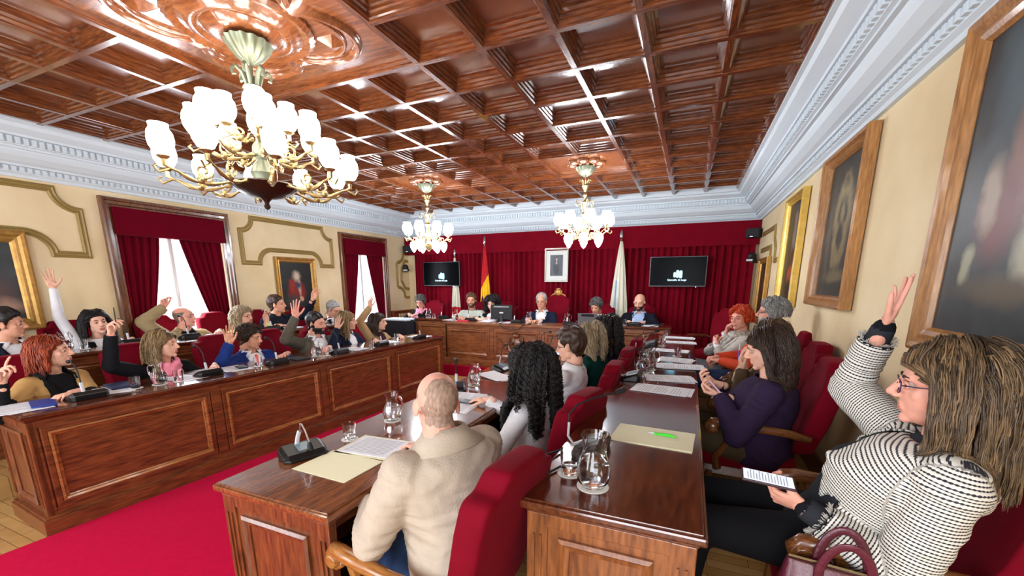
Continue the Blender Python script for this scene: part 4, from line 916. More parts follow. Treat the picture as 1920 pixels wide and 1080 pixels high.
def head_template(female, voxel):
    m = MB(); f = female
    m.ell((0, -.018, .036), (.074, .094, .088), 28, 18)
    m.ell((0, .028, .03), (.062, .060, .065), 24, 16)
    m.ell((0, .030, -.02), (.060 if f else .063, .060, .080), 24, 16)
    m.ell((0, .032, -.062), (.046 if f else .053, .050, .046), 20, 12)
    m.ell((0, .068, -.090), (.019 if f else .024, .018, .017), 14, 10)
    for s in (-1, 1):
        m.ell((s*.040, .054, -.016), (.021, .019, .024), 12, 8)
        m.ell((s*.077, -.006, -.004), (.009, .019, .031), 14, 10, R=Matrix.Rotation(s*-.35, 3, 'Z') @ Matrix.Rotation(-.15, 3, 'X'))
        m.ell((s*.011, .097, -.027), (.0085, .010, .008), 10, 8)
        m.ell((s*.040, .008, -.055), (.020, .035, .034), 12, 8)
    caps(m, (-.034, .076, .027), (.034, .076, .027), .013 if not f else .011, .013 if not f else .011)
    caps(m, (0, .084, .022), (0, .108, -.020), .0085, .0115)
    caps(m, (-.016, .084, -.052), (.016, .084, -.052), .0075, .0075, 8); caps(m, (-.013, .082, -.062), (.013, .082, -.062), .009, .009, 8)
    caps(m, (0, -.020, -.05), (0, -.034, -.115), .047 if f else .056, .052 if f else .063, 18)
    V, F = remesh(m, voxel, 4 if voxel < .004 else 2)
    for s in (-1, 1):
        c = np.array([s*.031, .088, .006]); d = V-c; w_ = np.exp(-(d[:, 0]**2/.017**2+d[:, 2]**2/.011**2)/1.0)*(V[:, 1] > .03); V[:, 1] -= .012*w_
    mi = np.zeros(len(F), int); C = V[F].mean(1)
    lip = (np.abs(C[:, 0]) < .0205) & (C[:, 2] > -.0675) & (C[:, 2] < -.0475) & (C[:, 1] > .078); mi[lip] = 1
    V = list(map(tuple, V)); F = [tuple(x) for x in F]; mi = list(mi); e = MB()
    for s in (-1, 1):
        c = (s*.0300, .0728, .0055); k0 = len(e.f); e.ell(c, (.0108, .0108, .0108), 16, 12)
        q = []
        for f_ in e.f[k0:]:
            cc = sum((Vector(e.v[i]) for i in f_), Vector())/len(f_)-Vector(c); cc.normalize(); q.append(3 if cc.y > .74 else 2)
        e.m[k0:] = q
        e.tube([(s*.031-.016, .075, .006), (s*.031-.006, .0825, .0135), (s*.031+.006, .0825, .0135), (s*.031+.016, .075, .006)], [.003, .0048, .0048, .003], 6, mi=0)
        e.tube([(s*.031-.015, .075, .002), (s*.031, .0825, -.0035), (s*.031+.015, .075, .002)], [.002, .0028, .002], 6, mi=0)
        e.tube([(s*.014, .0865, .024), (s*.030, .0885, .031), (s*.046, .078, .028)], [.0030, .0034, .0016], 6, mi=4)
    k = len(V); V += e.v; F += [tuple(i+k for i in f_) for f_ in e.f]; mi += e.m
    return V, F, mi
HT = {}
def headT(f, v):
    if (f, v) not in HT: HT[(f, v)] = head_template(f, v)
    return HT[(f, v)]

POSES = {
    'flat': ([(2, 4, 4), (-2, 4, 4), (4, 4, 4), (14, 8, 6)], (4, 1, -1, -4), (30, 10)),  # per finger (index..little): curl of the three joints in degrees, spread; thumb: (angle out, curl)
    'open': ([(8, 8, 6)]*4, (10, 3, -4, -12), (48, 8)),
    'raised': ([(16, 14, 10), (12, 12, 8), (14, 14, 10), (20, 16, 12)], (7, 2, -3, -9), (35, 15)),
    'relax': ([(30, 28, 18), (34, 32, 20), (38, 34, 22), (40, 36, 24)], (4, 1, -2, -5), (30, 25)),
    'point': ([(12, 10, 6), (62, 70, 45), (72, 78, 50), (74, 78, 50)], (3, 1, -1, -3), (22, 50)),
    'hold': ([(52, 52, 30), (56, 54, 32), (58, 56, 34), (58, 56, 36)], (3, 1, -1, -3), (32, 28)),
    'pen': ([(42, 48, 20), (56, 58, 34), (66, 62, 40), (70, 64, 42)], (3, 1, -1, -3), (22, 35))}
def hand_template(pose, voxel):
    """right hand: wrist at origin, fingers +z, palm faces +y, thumb on -x"""
    curls, spread, th = POSES[pose]; m = MB()
    m.ell((0, 0, .048), (.039, .0145, .046), 20, 12); m.ell((-.02, .006, .03), (.018, .014, .03), 14, 10); m.ell((.022, .005, .03), (.015, .012, .03), 14, 10)
    caps(m, (0, 0, -.05), (0, 0, .012), .026, .025, 14)
    for i in (0, 1, 2, 3): caps(m, ((-.029+.0195*i)*.75, 0, .03), (-.029+.0195*i, 0, (.088, .092, .087, .078)[i]), .011, .0095, 8)
    L_ = ((.043, .026, .020), (.048, .030, .021), (.044, .028, .021), (.034, .021, .019)); r0 = (.0088, .0088, .0083, .0075)
    for i in range(4):
        p = Vector((-.029+.0195*i, 0, (.088, .092, .087, .078)[i])); a = math.radians(-spread[i]); cu = 0; r = r0[i]
        for j in range(3):
            cu += math.radians(curls[i][j]); d = Vector((math.sin(a), math.sin(cu), math.cos(cu)*math.cos(a))); d.normalize()
            q = p+d*L_[i][j]; caps(m, p, q, r, r*.92, 10); p = q; r *= .92
    ang = math.radians(th[0]); cu = math.radians(th[1]); p = Vector((-.022, .006, .020)); d = Vector((-math.sin(ang), .35, math.cos(ang))).normalized()
    for j, (l, r) in enumerate(((.042, .0125), (.032, .0105), (.026, .009))):
        q = p+d*l; caps(m, p, q, r, r*.9, 10); p = q; d = (d+Vector((.5*math.sin(cu), .4*math.sin(cu), .3))).normalized()
    V, F = remesh(m, voxel, 1); return list(map(tuple, V)), [tuple(f) for f in F]
HAND = {}
def handT(pose, v):
    if (pose, v) not in HAND: HAND[(pose, v)] = hand_template(pose, v)
    return HAND[(pose, v)]

SK = {}
def skin(nm, col):
    if nm not in SK: SK[nm] = mat('skin_'+nm, col, .5, sss=.15, var=.05, vscale=25, spec=.35)
    return SK[nm]
skin('fair', (226, 174, 150)); skin('mid', (212, 154, 126)); skin('rosy', (222, 160, 140)); skin('pale', (234, 190, 168))
M_lip = mat('lips', (190, 116, 104), .5); M_eye = mat('eye_white', (180, 170, 164), .6, spec=.2); M_iris = mat('iris', (34, 24, 20), .45, spec=.3)
def hairm(nm, c1, c2, rough=.42):
    m = bpy.data.materials.new('hair_'+nm); m.use_nodes = True; nt = m.node_tree; N = nt.nodes; L = nt.links; b = N['Principled BSDF']; b.inputs['Roughness'].default_value = rough; b.inputs['Specular IOR Level'].default_value = .35
    at = N.new('ShaderNodeAttribute'); at.attribute_name = 'tint'; tc = N.new('ShaderNodeTexCoord'); mp = N.new('ShaderNodeMapping'); mp.inputs['Scale'].default_value = (1, .35, .35); L.new(tc.outputs['Object'], mp.inputs[0])
    nz = N.new('ShaderNodeTexNoise'); nz.inputs['Scale'].default_value = 130; L.new(mp.outputs[0], nz.inputs['Vector']); ad = N.new('ShaderNodeMath'); ad.operation = 'MULTIPLY_ADD'; L.new(nz.outputs[0], ad.inputs[0]); ad.inputs[1].default_value = .5; L.new(at.outputs['Fac'], ad.inputs[2])
    rp = N.new('ShaderNodeValToRGB'); L.new(ad.outputs[0], rp.inputs[0]); rp.color_ramp.elements[0].position = .15; rp.color_ramp.elements[1].position = 1.2 if False else 1.0
    rp.color_ramp.elements[0].color = S(c1); rp.color_ramp.elements[1].color = S(c2); L.new(rp.outputs[0], b.inputs['Base Color']); bp = N.new('ShaderNodeBump'); bp.inputs['Strength'].default_value = .8; bp.inputs['Distance'].default_value = .004; L.new(nz.outputs[0], bp.inputs['Height']); L.new(bp.outputs[0], b.inputs['Normal']); MATS[m.name] = m; return m
H_black = hairm('black', (14, 12, 14), (40, 34, 34)); H_dark = hairm('dark_brown', (34, 22, 16), (72, 50, 38)); H_brown = hairm('brown', (58, 40, 28), (104, 76, 54))
H_blond = hairm('dark_blonde', (70, 52, 34), (184, 154, 110)); H_hl = hairm('highlighted', (22, 15, 12), (140, 112, 80)); H_grey = hairm('grey', (108, 106, 104), (178, 176, 172)); H_dgrey = hairm('dark_grey', (60, 58, 58), (110, 108, 106))
H_red = hairm('auburn', (84, 26, 12), (178, 78, 44)); H_orange = hairm('orange_red', (150, 36, 10), (226, 84, 30)); H_stub = hairm('stubble', (92, 78, 70), (128, 112, 100), .7); H_bgrey = hairm('blonde_grey', (120, 100, 76), (190, 170, 138))
def cloth_m(nm, c, rough=.85, **k): return mat('cloth_'+nm, c, rough, spec=.15, **({'bump': .25, 'bscale': 300, 'var': .07, 'vscale': 14} | k))

def torso_rings(sex, fat):
    w = 1+fat*.18; d = 1+fat*.35
    if sex == 'm': R_ = [(-.14, .150, .115, 0), (0, .165, .125, 0), (.22, .150, .120, .01), (.45, .155, .125, .012), (.66, .178, .125, .01), (.78, .190, .115, 0), (.87, .172, .100, -.008), (.94, .118, .080, -.014), (1.0, .074, .066, -.014), (1.07, .060, .058, -.012)]
    else: R_ = [(-.14, .150, .115, 0), (0, .168, .125, 0), (.22, .140, .108, .01), (.45, .142, .112, .015), (.64, .158, .128, .022), (.78, .165, .104, 0), (.87, .148, .088, -.008), (.94, .100, .070, -.012), (1.0, .062, .056, -.012), (1.07, .051, .050, -.010)]
    return [(t, a*(w if t < .9 else 1+fat*.1), b*(d if t < .9 else 1+fat*.12), o) for t, a, b, o in R_]+([(1.12, R_[-1][1], R_[-1][2], R_[-1][3])])
class Body:
    def __init__(s, head, yaw, floor, sex='m', sc=1.0, lean=.05, side=0, fat=0, neck=0):
        s.sex = sex; s.sc = sc; s.fat = fat
        a = math.radians(yaw); s.f = Vector((math.cos(a), math.sin(a), 0)); s.r = Vector((math.sin(a), -math.cos(a), 0)); s.floor = floor
        H = Vector(head); s.H = H; s.N = H+Vector((0, 0, -.150*sc+neck))-s.f*.030*sc
        s.seat = floor+.475; s.P = Vector((s.N.x, s.N.y, 0))-s.f*lean+s.r*side; s.P.z = min(s.seat+.10, s.N.z-.43*sc)
        s.ax = (s.N-s.P); s.len = s.ax.length; s.ax.normalize(); s.fw = (s.f-s.ax*s.f.dot(s.ax)).normalized()
        s.rings = torso_rings(sex, fat)
        w = (.170 if sex == 'm' else .150)*sc*(1+fat*.12); s.S = {'R': s.P+s.ax*s.len*.835+s.r*w, 'L': s.P+s.ax*s.len*.835-s.r*w}
        s.W = {}; s.Eb = {}; s.l1 = .285*sc; s.l2 = .255*sc
    def arm(s, side, wrist, hint=(0, 0, -1)):
        S0 = s.S[side]; W = Vector(wrist); d = W-S0; D = d.length; l1, l2 = s.l1, s.l2
        if D > (l1+l2)*.985:
            if D < (l1+l2)*1.15: k = D/(l1+l2)/.985; l1 *= k; l2 *= k
            else: W = S0+d*((l1+l2)*1.12/D); d = W-S0; D = d.length; k = D/(l1+l2)/.985; l1 *= k; l2 *= k
        u = d.normalized(); a = (l1*l1-l2*l2+D*D)/(2*D); h = math.sqrt(max(0, l1*l1-a*a)); p = Vector(hint); p = (p-u*p.dot(u)); p = p.normalized() if p.length > 1e-4 else u.orthogonal().normalized()
        s.Eb[side] = S0+u*a+p*h; s.W[side] = W
    def torso(s, mb, inf, t0=-.14, t1=1.07, sx=1, n=28):
        V = []; F = []; rs = [r for r in s.rings if t0-.001 <= r[0] <= t1+.001]
        for t, a, b, o in rs:
            c = s.P+s.ax*(s.len*t)+s.fw*(o*s.sc)
            for k in range(n):
                q = 2*PI*k/n; V.append(c+s.r*math.cos(q)*(a*s.sc*sx+inf)+s.fw*math.sin(q)*(b*s.sc+inf))
        m = len(rs)
        for i in range(m-1):
            for k in range(n): F.append((i*n+k, i*n+(k+1) % n, (i+1)*n+(k+1) % n, (i+1)*n+k))
        F.append(tuple(range(n))[::-1]); F.append(tuple((m-1)*n+k for k in range(n))); mb.add(V, F)
    def surf(s, t, q, inf):
        rs = s.rings
        for i in range(len(rs)-1):
            if rs[i][0] <= t <= rs[i+1][0]:
                k = (t-rs[i][0])/(rs[i+1][0]-rs[i][0]); a, b, o = [rs[i][j]*(1-k)+rs[i+1][j]*k for j in (1, 2, 3)]; break
        else: a, b, o = rs[-1][1:]
        return s.P+s.ax*(s.len*t)+s.fw*(o*s.sc)+s.r*math.cos(q)*(a*s.sc+inf)+s.fw*math.sin(q)*(b*s.sc+inf)
    def arms(s, mb, inf, upto=1.0, n=14, start=0):
        fa = (1+s.fat*.2)*s.sc*(1 if s.sex == 'm' else .88)
        for k in ('R', 'L'):
            if k not in s.W: continue
            A_, B_, C_ = s.S[k], s.Eb[k], s.W[k]; ins = A_-(s.S[k]-(s.P+s.ax*s.len*.85))*.25-Vector((0, 0, .01))
            caps(mb, ins, A_, .058*fa+inf, .058*fa+inf, n); caps(mb, A_, B_, .054*fa+inf, .043*fa+inf, n)
            if upto >= 1: caps(mb, B_, C_, .042*fa+inf, .028*fa+inf*1.05, n)
            elif upto > .5: q = (upto-.5)*2; caps(mb, B_, B_+(C_-B_)*q, .042*fa+inf, (.042-.014*q)*fa+inf, n)
    def legs(s, mb, inf, n=14):
        for k, sg in (('R', 1), ('L', -1)):
            h = s.P+s.r*sg*.085*s.sc; kn = h+s.f*.42*s.sc+s.r*sg*.05; kn.z = s.seat+.075; an = kn+s.f*.04; an.z = s.floor+.09
            caps(mb, h, kn, .085*s.sc*(1+s.fat*.2)+inf, .060*s.sc+inf, n); caps(mb, kn, an, .056*s.sc+inf, .040*s.sc+inf, n)
            if inf < .005: caps(mb, an, an+s.f*.14+Vector((0, 0, -.045)), .038, .030, 10)

def add_obj(name, V, F, mats, parent, mi=None, smooth=True):
    me = bpy.data.meshes.new(name); me.from_pydata([tuple(v) for v in V], [], [tuple(int(i) for i in f) for f in F])
    for m in (mats if isinstance(mats, (list, tuple)) else [mats]): me.materials.append(m)
    if mi is not None: me.polygons.foreach_set('material_index', [int(x) for x in mi])
    me.polygons.foreach_set('use_smooth', [smooth]*len(me.polygons)); me.update()
    o = bpy.data.objects.new(name, me); COL.objects.link(o); o.parent = parent; return o
def wrinkle(V, F, amp, sc=9.0):
    N = normals(V, F); out = V.copy()
    for i in range(len(V)):
        p = V[i]; q = Vector((p[0]*sc+7, p[1]*sc, p[2]*sc*1.3)); n = mnoise.noise(q*.8); n2 = mnoise.noise(Vector((q.x*1.1+q.z*1.6, q.y*1.1-q.z*1.6, q.z*.5)))
        out[i] = p+N[i]*amp*(n*.7+(.5-abs(n2)*2.2)*.55)
    return out
def frame_from(z, y):   # columns: x, y, z
    z = Vector(z).normalized(); y = Vector(y); y = (y-z*y.dot(z)); y = y.normalized() if y.length > 1e-4 else z.orthogonal().normalized(); x = y.cross(z)
    return Matrix((x, y, z)).transposed()
def headM(H, yaw, pitch, roll, sc):
    return Matrix.Translation(H) @ Matrix.Rotation(math.radians(yaw)-PI/2, 4, 'Z') @ Matrix.Rotation(math.radians(roll), 4, 'Y') @ Matrix.Rotation(math.radians(-pitch), 4, 'X') @ Matrix.Scale(sc, 4)

def hair_cap(kind, hm, HM, parent, female, voxel, thick=.012, cut=None, name='hair'):
    """a shell grown from the scalp of the head template"""
    V, F, mi = headT(female, voxel); V = np.array(V); nb = [i for i, f in enumerate(F) if len(f) == 4 and mi[i] in (0, 1)]; Fq = np.array([F[i] for i in nb])
    mx = Fq.max()+1; V = V[:mx]; N = normals(V, Fq); x, y, z = V[:, 0], V[:, 1], V[:, 2]
    if kind == 'beard':
        w_ = sst(.0, .02, y)*sst(-.028, -.05, z)*sst(-.125, -.10, z); w_ = np.maximum(w_, sst(-.02, .0, y)*sst(.035, .0, y)*sst(.0, -.02, z)*sst(-.09, -.07, z)*(np.abs(x) > .045))
        w_ = w_*(1-((np.abs(x) < .022) & (z > -.070) & (z < -.045)))
    else:
        front = .078 if kind != 'receding' else .09
        zl = np.interp(y, [-.12, -.06, -.035, -.012, .012, .03, .055, .08, .1], [-.075, -.075, -.045, .030, .000, .034, .062, front, front+.012])
        zl = zl+.009*np.array([mnoise.noise(Vector((a*90, b*90, 3))) for a, b in zip(x, y)]); w_ = sst(zl-.010, zl+.014, z); ear = (np.abs(x) > .073) & (z < .03) & (y > -.03) & (y < .02); w_[ear] = 0
        if kind == 'bald': w_ = w_*(1-sst(.045, .075, z)*sst(-.09, -.05, y)*1.0); w_ = w_*.5
        if kind == 'receding': w_ = w_*(1-sst(.05, .09, z)*sst(.0, .03, y))
    keep = w_[Fq].max(1) > .02; F2 = Fq[keep]
    ids = np.unique(F2); remap = -np.ones(len(V), int); remap[ids] = np.arange(len(ids)); V2 = V[ids]; N2 = N[ids]; W2 = w_[ids]; F2 = remap[F2]
    out = []
    for i in range(len(V2)):
        p = V2[i]; n = mnoise.noise(Vector((p[0]*60, p[1]*25, p[2]*25)))*.35+mnoise.noise(Vector((p[0]*22+3, p[1]*18, p[2]*18)))*.45
        t = (thick*(1+n)*W2[i])-.003*(1-W2[i]); top = max(0, p[2]-.03)/.09
        out.append(HM @ Vector(p+N2[i]*t*(1+.5*top)))
    o = add_obj(name, out, F2, hm, parent); at = o.data.attributes.new('tint', 'FLOAT', 'POINT'); at.data.foreach_set('value', np.array([.3+.5*mnoise.noise(Vector((q.x*140, q.y*60, q.z*60))) for q in out], dtype=np.float32)); return o

def strands(hm, HM, parent, B, n, length, rad, wave=0, curl=0, part=.0, seed=1, vol=.012, fringe=True, segs=14, spreadz=1.0, back=0.0, name='hair', sides=4, cap=None, outward=0.0, shoulder=.03, kids=None, fwd=0):
    tint = []; n = int(n*.62); r = random.Random(seed); mb = MB(); dt = length/segs; inv = HM.inverted(); sc = HM.to_scale()[0]
    el = [(Vector((0, -.018, .036)), Vector((.078, .098, .092))), (Vector((0, .03, -.02)), Vector((.064, .066, .085)))]
    down = (inv.to_3x3() @ Vector((0, 0, -1))).normalized()
    # shoulders and torso as colliders in head space
    cols = []
    if B is not None:
        for k in ('R', 'L'): cols.append((inv @ B.S[k], .075/sc*B.sc))
        for t_, r_ in ((.92, .085), (.8, .115), (.65, .125), (.5, .125), (.35, .12)):
            c0 = inv @ (B.P+B.ax*B.len*t_); cols.append((c0, r_*B.sc/sc))
            for sg in (-1, 1): cols.append((inv @ (B.P+B.ax*B.len*t_+B.r*sg*.075), r_*.85*B.sc/sc))
    for i in range(n):
        while True:
            th = r.uniform(0, 2*PI); ph = math.acos(r.uniform(-.15, 1.0)); d = Vector((math.sin(ph)*math.cos(th), math.sin(ph)*math.sin(th), math.cos(ph)))
            p = Vector((d.x*.074, -.018+d.y*.094, .036+d.z*.088))
            if p.y > .05 and p.z < .075: continue
            if p.y > .02 and p.z < .03: continue
            if p.z < -.01 and p.y > -.03: continue
            break
        sx = 1 if p.x > part else -1
        dirv = Vector((sx*(.9), (-.25 if p.y < .04 else (.12 if fringe else -.5)), .1)).normalized()
        if p.y < -.03: dirv = (Vector((sx*.4, -.8, .0))).normalized()
        pts = [p.copy()]; L_ = length*r.uniform(.82, 1.05); dt = L_/segs; lift = vol*r.uniform(.3, 1.2); pha = r.uniform(0, 2*PI); fq = r.uniform(.8, 1.25); dv = dirv
        for k in range(segs):
            dv = (dv*.62+down*(.38+.25*k/segs)+Vector((sx*outward, 0, 0))*.2).normalized(); p = p+dv*dt
            for c, R_ in el:
                q = Vector(((p.x-c.x)/(R_.x+lift), (p.y-c.y)/(R_.y+lift), (p.z-c.z)/(R_.z+lift))); l = q.length
                if l < 1: q = q/l; p = Vector((c.x+q.x*(R_.x+lift), c.y+q.y*(R_.y+lift), c.z+q.z*(R_.z+lift)))
            if p.z < .062 and k > 0:   # keep the face clear
                lim = max(.004+fwd, .045+fwd*.5-(.062-p.z)*.9)
                if p.y > lim: p.y = p.y+(lim-p.y)*.75; p.x = sx*max(abs(p.x), .070+lift*.6)
            for c, R_ in cols:
                e = p-c
                if e.length < R_+lift*.6: p = c+e.normalized()*(R_+lift*.6)
            pts.append(p.copy())
        kids = kids or (7 if rad < .0055 else 5); rr = (kids**.5)*rad*1.25
        g0 = r.random()
        for c_ in range(kids):
            oa = r.uniform(0, 2*PI); orr = rr*math.sqrt(r.random()); ph2 = pha+r.uniform(-.7, .7)*(1 if not curl else 1.6); Q = []; t_ = (pts[-1]-pts[0]); t_ = t_.normalized() if t_.length > 1e-5 else Vector((0, 0, -1)); u_ = t_.orthogonal().normalized(); v_ = t_.cross(u_); off = u_*math.cos(oa)*orr+v_*math.sin(oa)*orr; nk = len(pts)-r.choice((0, 0, 1, 1, 2))
            for k in range(nk):
                t = k/segs; w3 = pts[k]+off*(1-.35*t)
                if wave or curl:
                    a = ph2+k*dt*(2*PI/(.038 if curl else .10))*fq; amp = (curl or wave)*min(1, t*4)
                    w3 = w3+Vector((math.cos(a), math.sin(a), (.3 if curl else 0)*math.sin(a+1)))*amp
                Q.append(w3)
            R0 = rad*.62*r.uniform(.7, 1.3); rs = [R0*(.8+.4*math.sin(PI*min(1, k/segs))) for k in range(nk)]; rs[-1] = R0*.2; n0 = len(mb.v)
            mb.tube([HM @ p_ for p_ in Q], [q*sc for q in rs], sides, cap=False); tint += [max(0, min(1, g0*.6+r.random()*.4))**1.9*.95]*(len(mb.v)-n0)
    if cap:
        V, F, mi = headT(cap[0], cap[1]); Fq = [F[i] for i in range(len(F)) if len(F[i]) == 4 and mi[i] == 0]; Vn = np.array(V); x, y, z = Vn[:, 0], Vn[:, 1], Vn[:, 2]
        zl = np.interp(y, [-.12, -.06, -.035, .012, .03, .055, .08, .1], [-.085, -.085, -.06, -.03, .012, .05, .066, .075]); w_ = sst(zl-.006, zl+.008, z)
        N = normals(Vn, np.array(Fq)); sel = [f for f in Fq if max(w_[list(f)]) > .02]; V2 = Vn+N*(.008*w_-.003*(1-w_))[:, None]; mb.add([HM @ Vector(q) for q in V2], sel)
    tint += [.15]*(len(mb.v)-len(tint)); o = mb.obj(name, hm, parent, smooth=True, fix=False); at = o.data.attributes.new('tint', 'FLOAT', 'POINT'); at.data.foreach_set('value', np.array(tint, dtype=np.float32)); return o

def glasses(HM, parent, col=(20, 20, 24), rnd=False):
    m = MB(); y = .096
    for s in (-1, 1):
        c = Vector((s*.031, y, .003)); pts = []
        for k in range(17):
            a = 2*PI*k/16; e = .55 if not rnd else 1.0; ca, sa = math.cos(a), math.sin(a)
            pts.append(HM @ (c+Vector((.024*math.copysign(abs(ca)**e, ca), -.004*abs(ca), .018*math.copysign(abs(sa)**e, sa)))))
        m.tube(pts, .0018, 6)
        m.tube([HM @ Vector((s*.055, y-.003, .008)), HM @ Vector((s*.070, .06, .008)), HM @ Vector((s*.079, .0, .008)), HM @ Vector((s*.078, -.02, -.004))], .0017, 6)
    m.tube([HM @ Vector((-.008, y, .006)), HM @ Vector((0, y+.003, .009)), HM @ Vector((.008, y, .006))], .0018, 6)
    return m.obj('glasses', mat('spectacle_frame_%d' % sum(col), col, .3), parent, smooth=True, fix=False)

class BB: pass
def localB(B, inv):
    b2 = BB(); b2.S = {k: inv @ v for k, v in B.S.items()}; b2.P = inv @ B.P; b2.ax = B.ax; b2.len = B.len; b2.r = B.r; b2.sc = B.sc; return b2
def person(label, head, yaw, byaw, floor, sex='m', sc=1.03, pitch=0, roll=0, lean=.05, side=0, fat=0, sk='fair', detail=1, hands=None, top=None, shirt=None, trousers=(30, 30, 36), vneck=None, sleeve=1.0, hair=None, wr=.006, browm=None, lap=True, skirt=True, neck=0):
    name = 'person'; root = thing(name, label, 'person', (0, 0, 0))
    root.location = (head[0], head[1], floor)
    inv = Matrix.Translation((-head[0], -head[1], -floor))
    B = Body(head, byaw, floor, sex, sc, lean, side, fat, neck); fem = sex == 'f'
    hv = (.0032, .0045, .006)[detail-1]; cv = (.009, .012, .016)[detail-1]
    hands = hands or {}
    for k, sg in (('R', 1), ('L', -1)):
        if k not in hands: hands[k] = (B.N+B.f*.30+B.r*sg*.10-Vector((0, 0, .36)), tuple(B.f-B.r*sg*.6), (0, 0, -1), 'relax', None)
        w_, fd, pn, pose, hint = hands[k]; B.arm(k, w_, hint or (B.r*sg*.5-Vector((0, 0, 1))-B.f*.3))
    HM = headM(Vector(head), yaw, pitch, roll, sc)
    # body: one mesh, skin all over under the clothes
    m = MB(); B.torso(m, -.016); B.arms(m, -.013); B.legs(m, -.004); caps(m, B.P+B.ax*B.len*.93, B.H+Vector((0, 0, -.075*sc))-B.f*.015, (.052 if not fem else .044)*sc, (.050 if not fem else .042)*sc, 16)
    V, F = remesh(m, cv*1.1, 2); V = [tuple(v) for v in V]; F = [tuple(f) for f in F]; mi = [0]*len(F)
    hV, hF, hm_ = headT(fem, hv); k0 = len(V); V += [tuple(HM @ Vector(p)) for p in hV]; F += [tuple(i+k0 for i in f) for f in hF]; mi += hm_
    for k in ('R', 'L'):
        w_, fd, pn, pose, hint = hands[k]; tV, tF = handT(pose, (.003, .0042, .0055)[detail-1])
        R3 = frame_from(fd, pn); W = B.W[k]; k0 = len(V); hs = sc*(1.0 if not fem else .93)
        # local x of the frame: y cross z; the template's thumb is on -x: for a right hand with fingers up and palm forward the thumb points to the body's left
        mir = -1 if k == 'L' else 1
        V += [tuple(W+R3 @ (Vector((p[0]*mir, p[1], p[2]))*hs)) for p in tV]; F += [tuple((i+k0) for i in (f if mir == 1 else f[::-1])) for f in tF]; mi += [0]*len(tF)
    M_br = browm or (hair[0] if hair else H_dark)
    add_obj('body', [inv @ Vector(v) for v in V], F, [skin(sk, (0, 0, 0)), M_lip, M_eye, M_iris, M_br], root, mi)
    # trousers
    if detail < 3 or skirt:
        m = MB(); B.legs(m, .012); B.torso(m, .006, -.14, .22); V, F = remesh(m, .016, 2); add_obj('trousers', [inv @ Vector(v) for v in V], F, cloth_m('t%d_%d_%d' % tuple(trousers), trousers), root)
    def garment(nm, mat_, inf, arms=True, upto=1.0, t1=.97, open_=None, amp=wr, t0=-.14, along=False):
        m = MB(); B.torso(m, inf, t0, 1.07 if t1 > .97 else 1.0)
        if arms: B.arms(m, inf*.9, upto)
        V, F = remesh(m, cv, 4)
        if amp: V = wrinkle(V, F, amp)
        C = V[F].mean(1); P_ = np.array(B.P); ax = np.array(B.ax); T_ = ((C-P_) @ ax)/B.len; U = (C-P_) @ np.array(B.r); FR = (C-P_) @ np.array(B.fw)
        keep = np.ones(len(F), bool)
        if open_:
            wtab, ttab = open_; half = np.interp(T_, ttab, wtab); keep &= ~((FR > 0) & (np.abs(U) < half) & (T_ > -.2) & (T_ < 1.2))
        # open neck and cuffs
        keep &= ~((T_ > (.985 if t1 <= .97 else 1.05)) & (np.abs(U) < .095*sc))
        for k in ('R', 'L'):
            d = np.array(B.W[k]-B.Eb[k]); L2 = np.linalg.norm(d); d /= L2; q = (C-np.array(B.Eb[k])) @ d; rr = np.linalg.norm((C-np.array(B.Eb[k]))-q[:, None]*d, axis=1); keep &= ~((q > L2*(1 if upto >= 1 else (upto-.5)*2)-.004) & (rr < .09))
        F = F[keep]; o = add_obj(nm, [inv @ Vector(v) for v in V], F, mat_, root)
        if along:   # distance along the nearest limb and angle around it, for the woven pattern
            segs = [(B.P, B.N)]+[(B.S[k], B.Eb[k]) for k in 'RL']+[(B.Eb[k], B.W[k]) for k in 'RL']; best = np.full(len(V), 9.); al = np.zeros(len(V)); off = 0
            rad = [.16, .05, .05, .04, .04]
            ar = np.zeros(len(V))
            for si, (a, b) in enumerate(segs):
                a = np.array(a); b = np.array(b); d = b-a; L2 = np.linalg.norm(d); d /= L2; q = (V-a) @ d; qq = np.clip(q, 0, L2); ds = np.linalg.norm(V-a-qq[:, None]*d, axis=1)-rad[si]
                u1 = np.cross(d, [0.3, .5, .81]); u1 /= np.linalg.norm(u1); u2 = np.cross(d, u1); e = V-a; an = np.arctan2(e @ u1, e @ u2)*rad[si]*1.2
                s_ = ds < best; best[s_] = ds[s_]; al[s_] = q[s_]+si*.7; ar[s_] = an[s_]
            at = o.data.attributes.new('along', 'FLOAT', 'POINT'); at.data.foreach_set('value', al.astype(np.float32)); at = o.data.attributes.new('around', 'FLOAT', 'POINT'); at.data.foreach_set('value', ar.astype(np.float32))
        s = o.modifiers.new('thickness', 'SOLIDIFY'); s.thickness = .004; s.offset = 1
        return o
    if shirt:
        sm, st = shirt   # st: 'collar', 'crew', 'polo', 'scoop'
        sh_o = garment('shirt' if st != 'crew' else 'top_garment', sm, .004, arms=True, upto=1.0, t1=1.03 if st == 'polo' else .97, amp=.002, t0=-.14)
        if st == 'collar':
            for sg in (-1, 1):
                m = MB(); a0 = PI/2
                pts = [B.surf(1.0, a0+sg*q, .012) for q in (.25, .7, 1.3, 2.2, 3.14)]; V = []
                lo = [B.surf(.95, a0+sg*q, .016) for q in (.32, .8, 1.3, 2.2, 3.14)]; lo[0] = B.surf(.905, a0+sg*.50, .012)
                up_ = [B.surf(1.06, PI/2, 0)*0+p+B.ax*.030*sc for p in pts]
                for a_, b_ in zip(up_, lo): V += [a_, b_]
                F = [(2*i, 2*i+2, 2*i+3, 2*i+1) for i in range(4)]; m.add(V, F); o = m.obj('collar', sm, sh_o, smooth=True, fix=False); o.location = -Vector((head[0], head[1], floor)); q = o.modifiers.new('t', 'SOLIDIFY'); q.thickness = .004
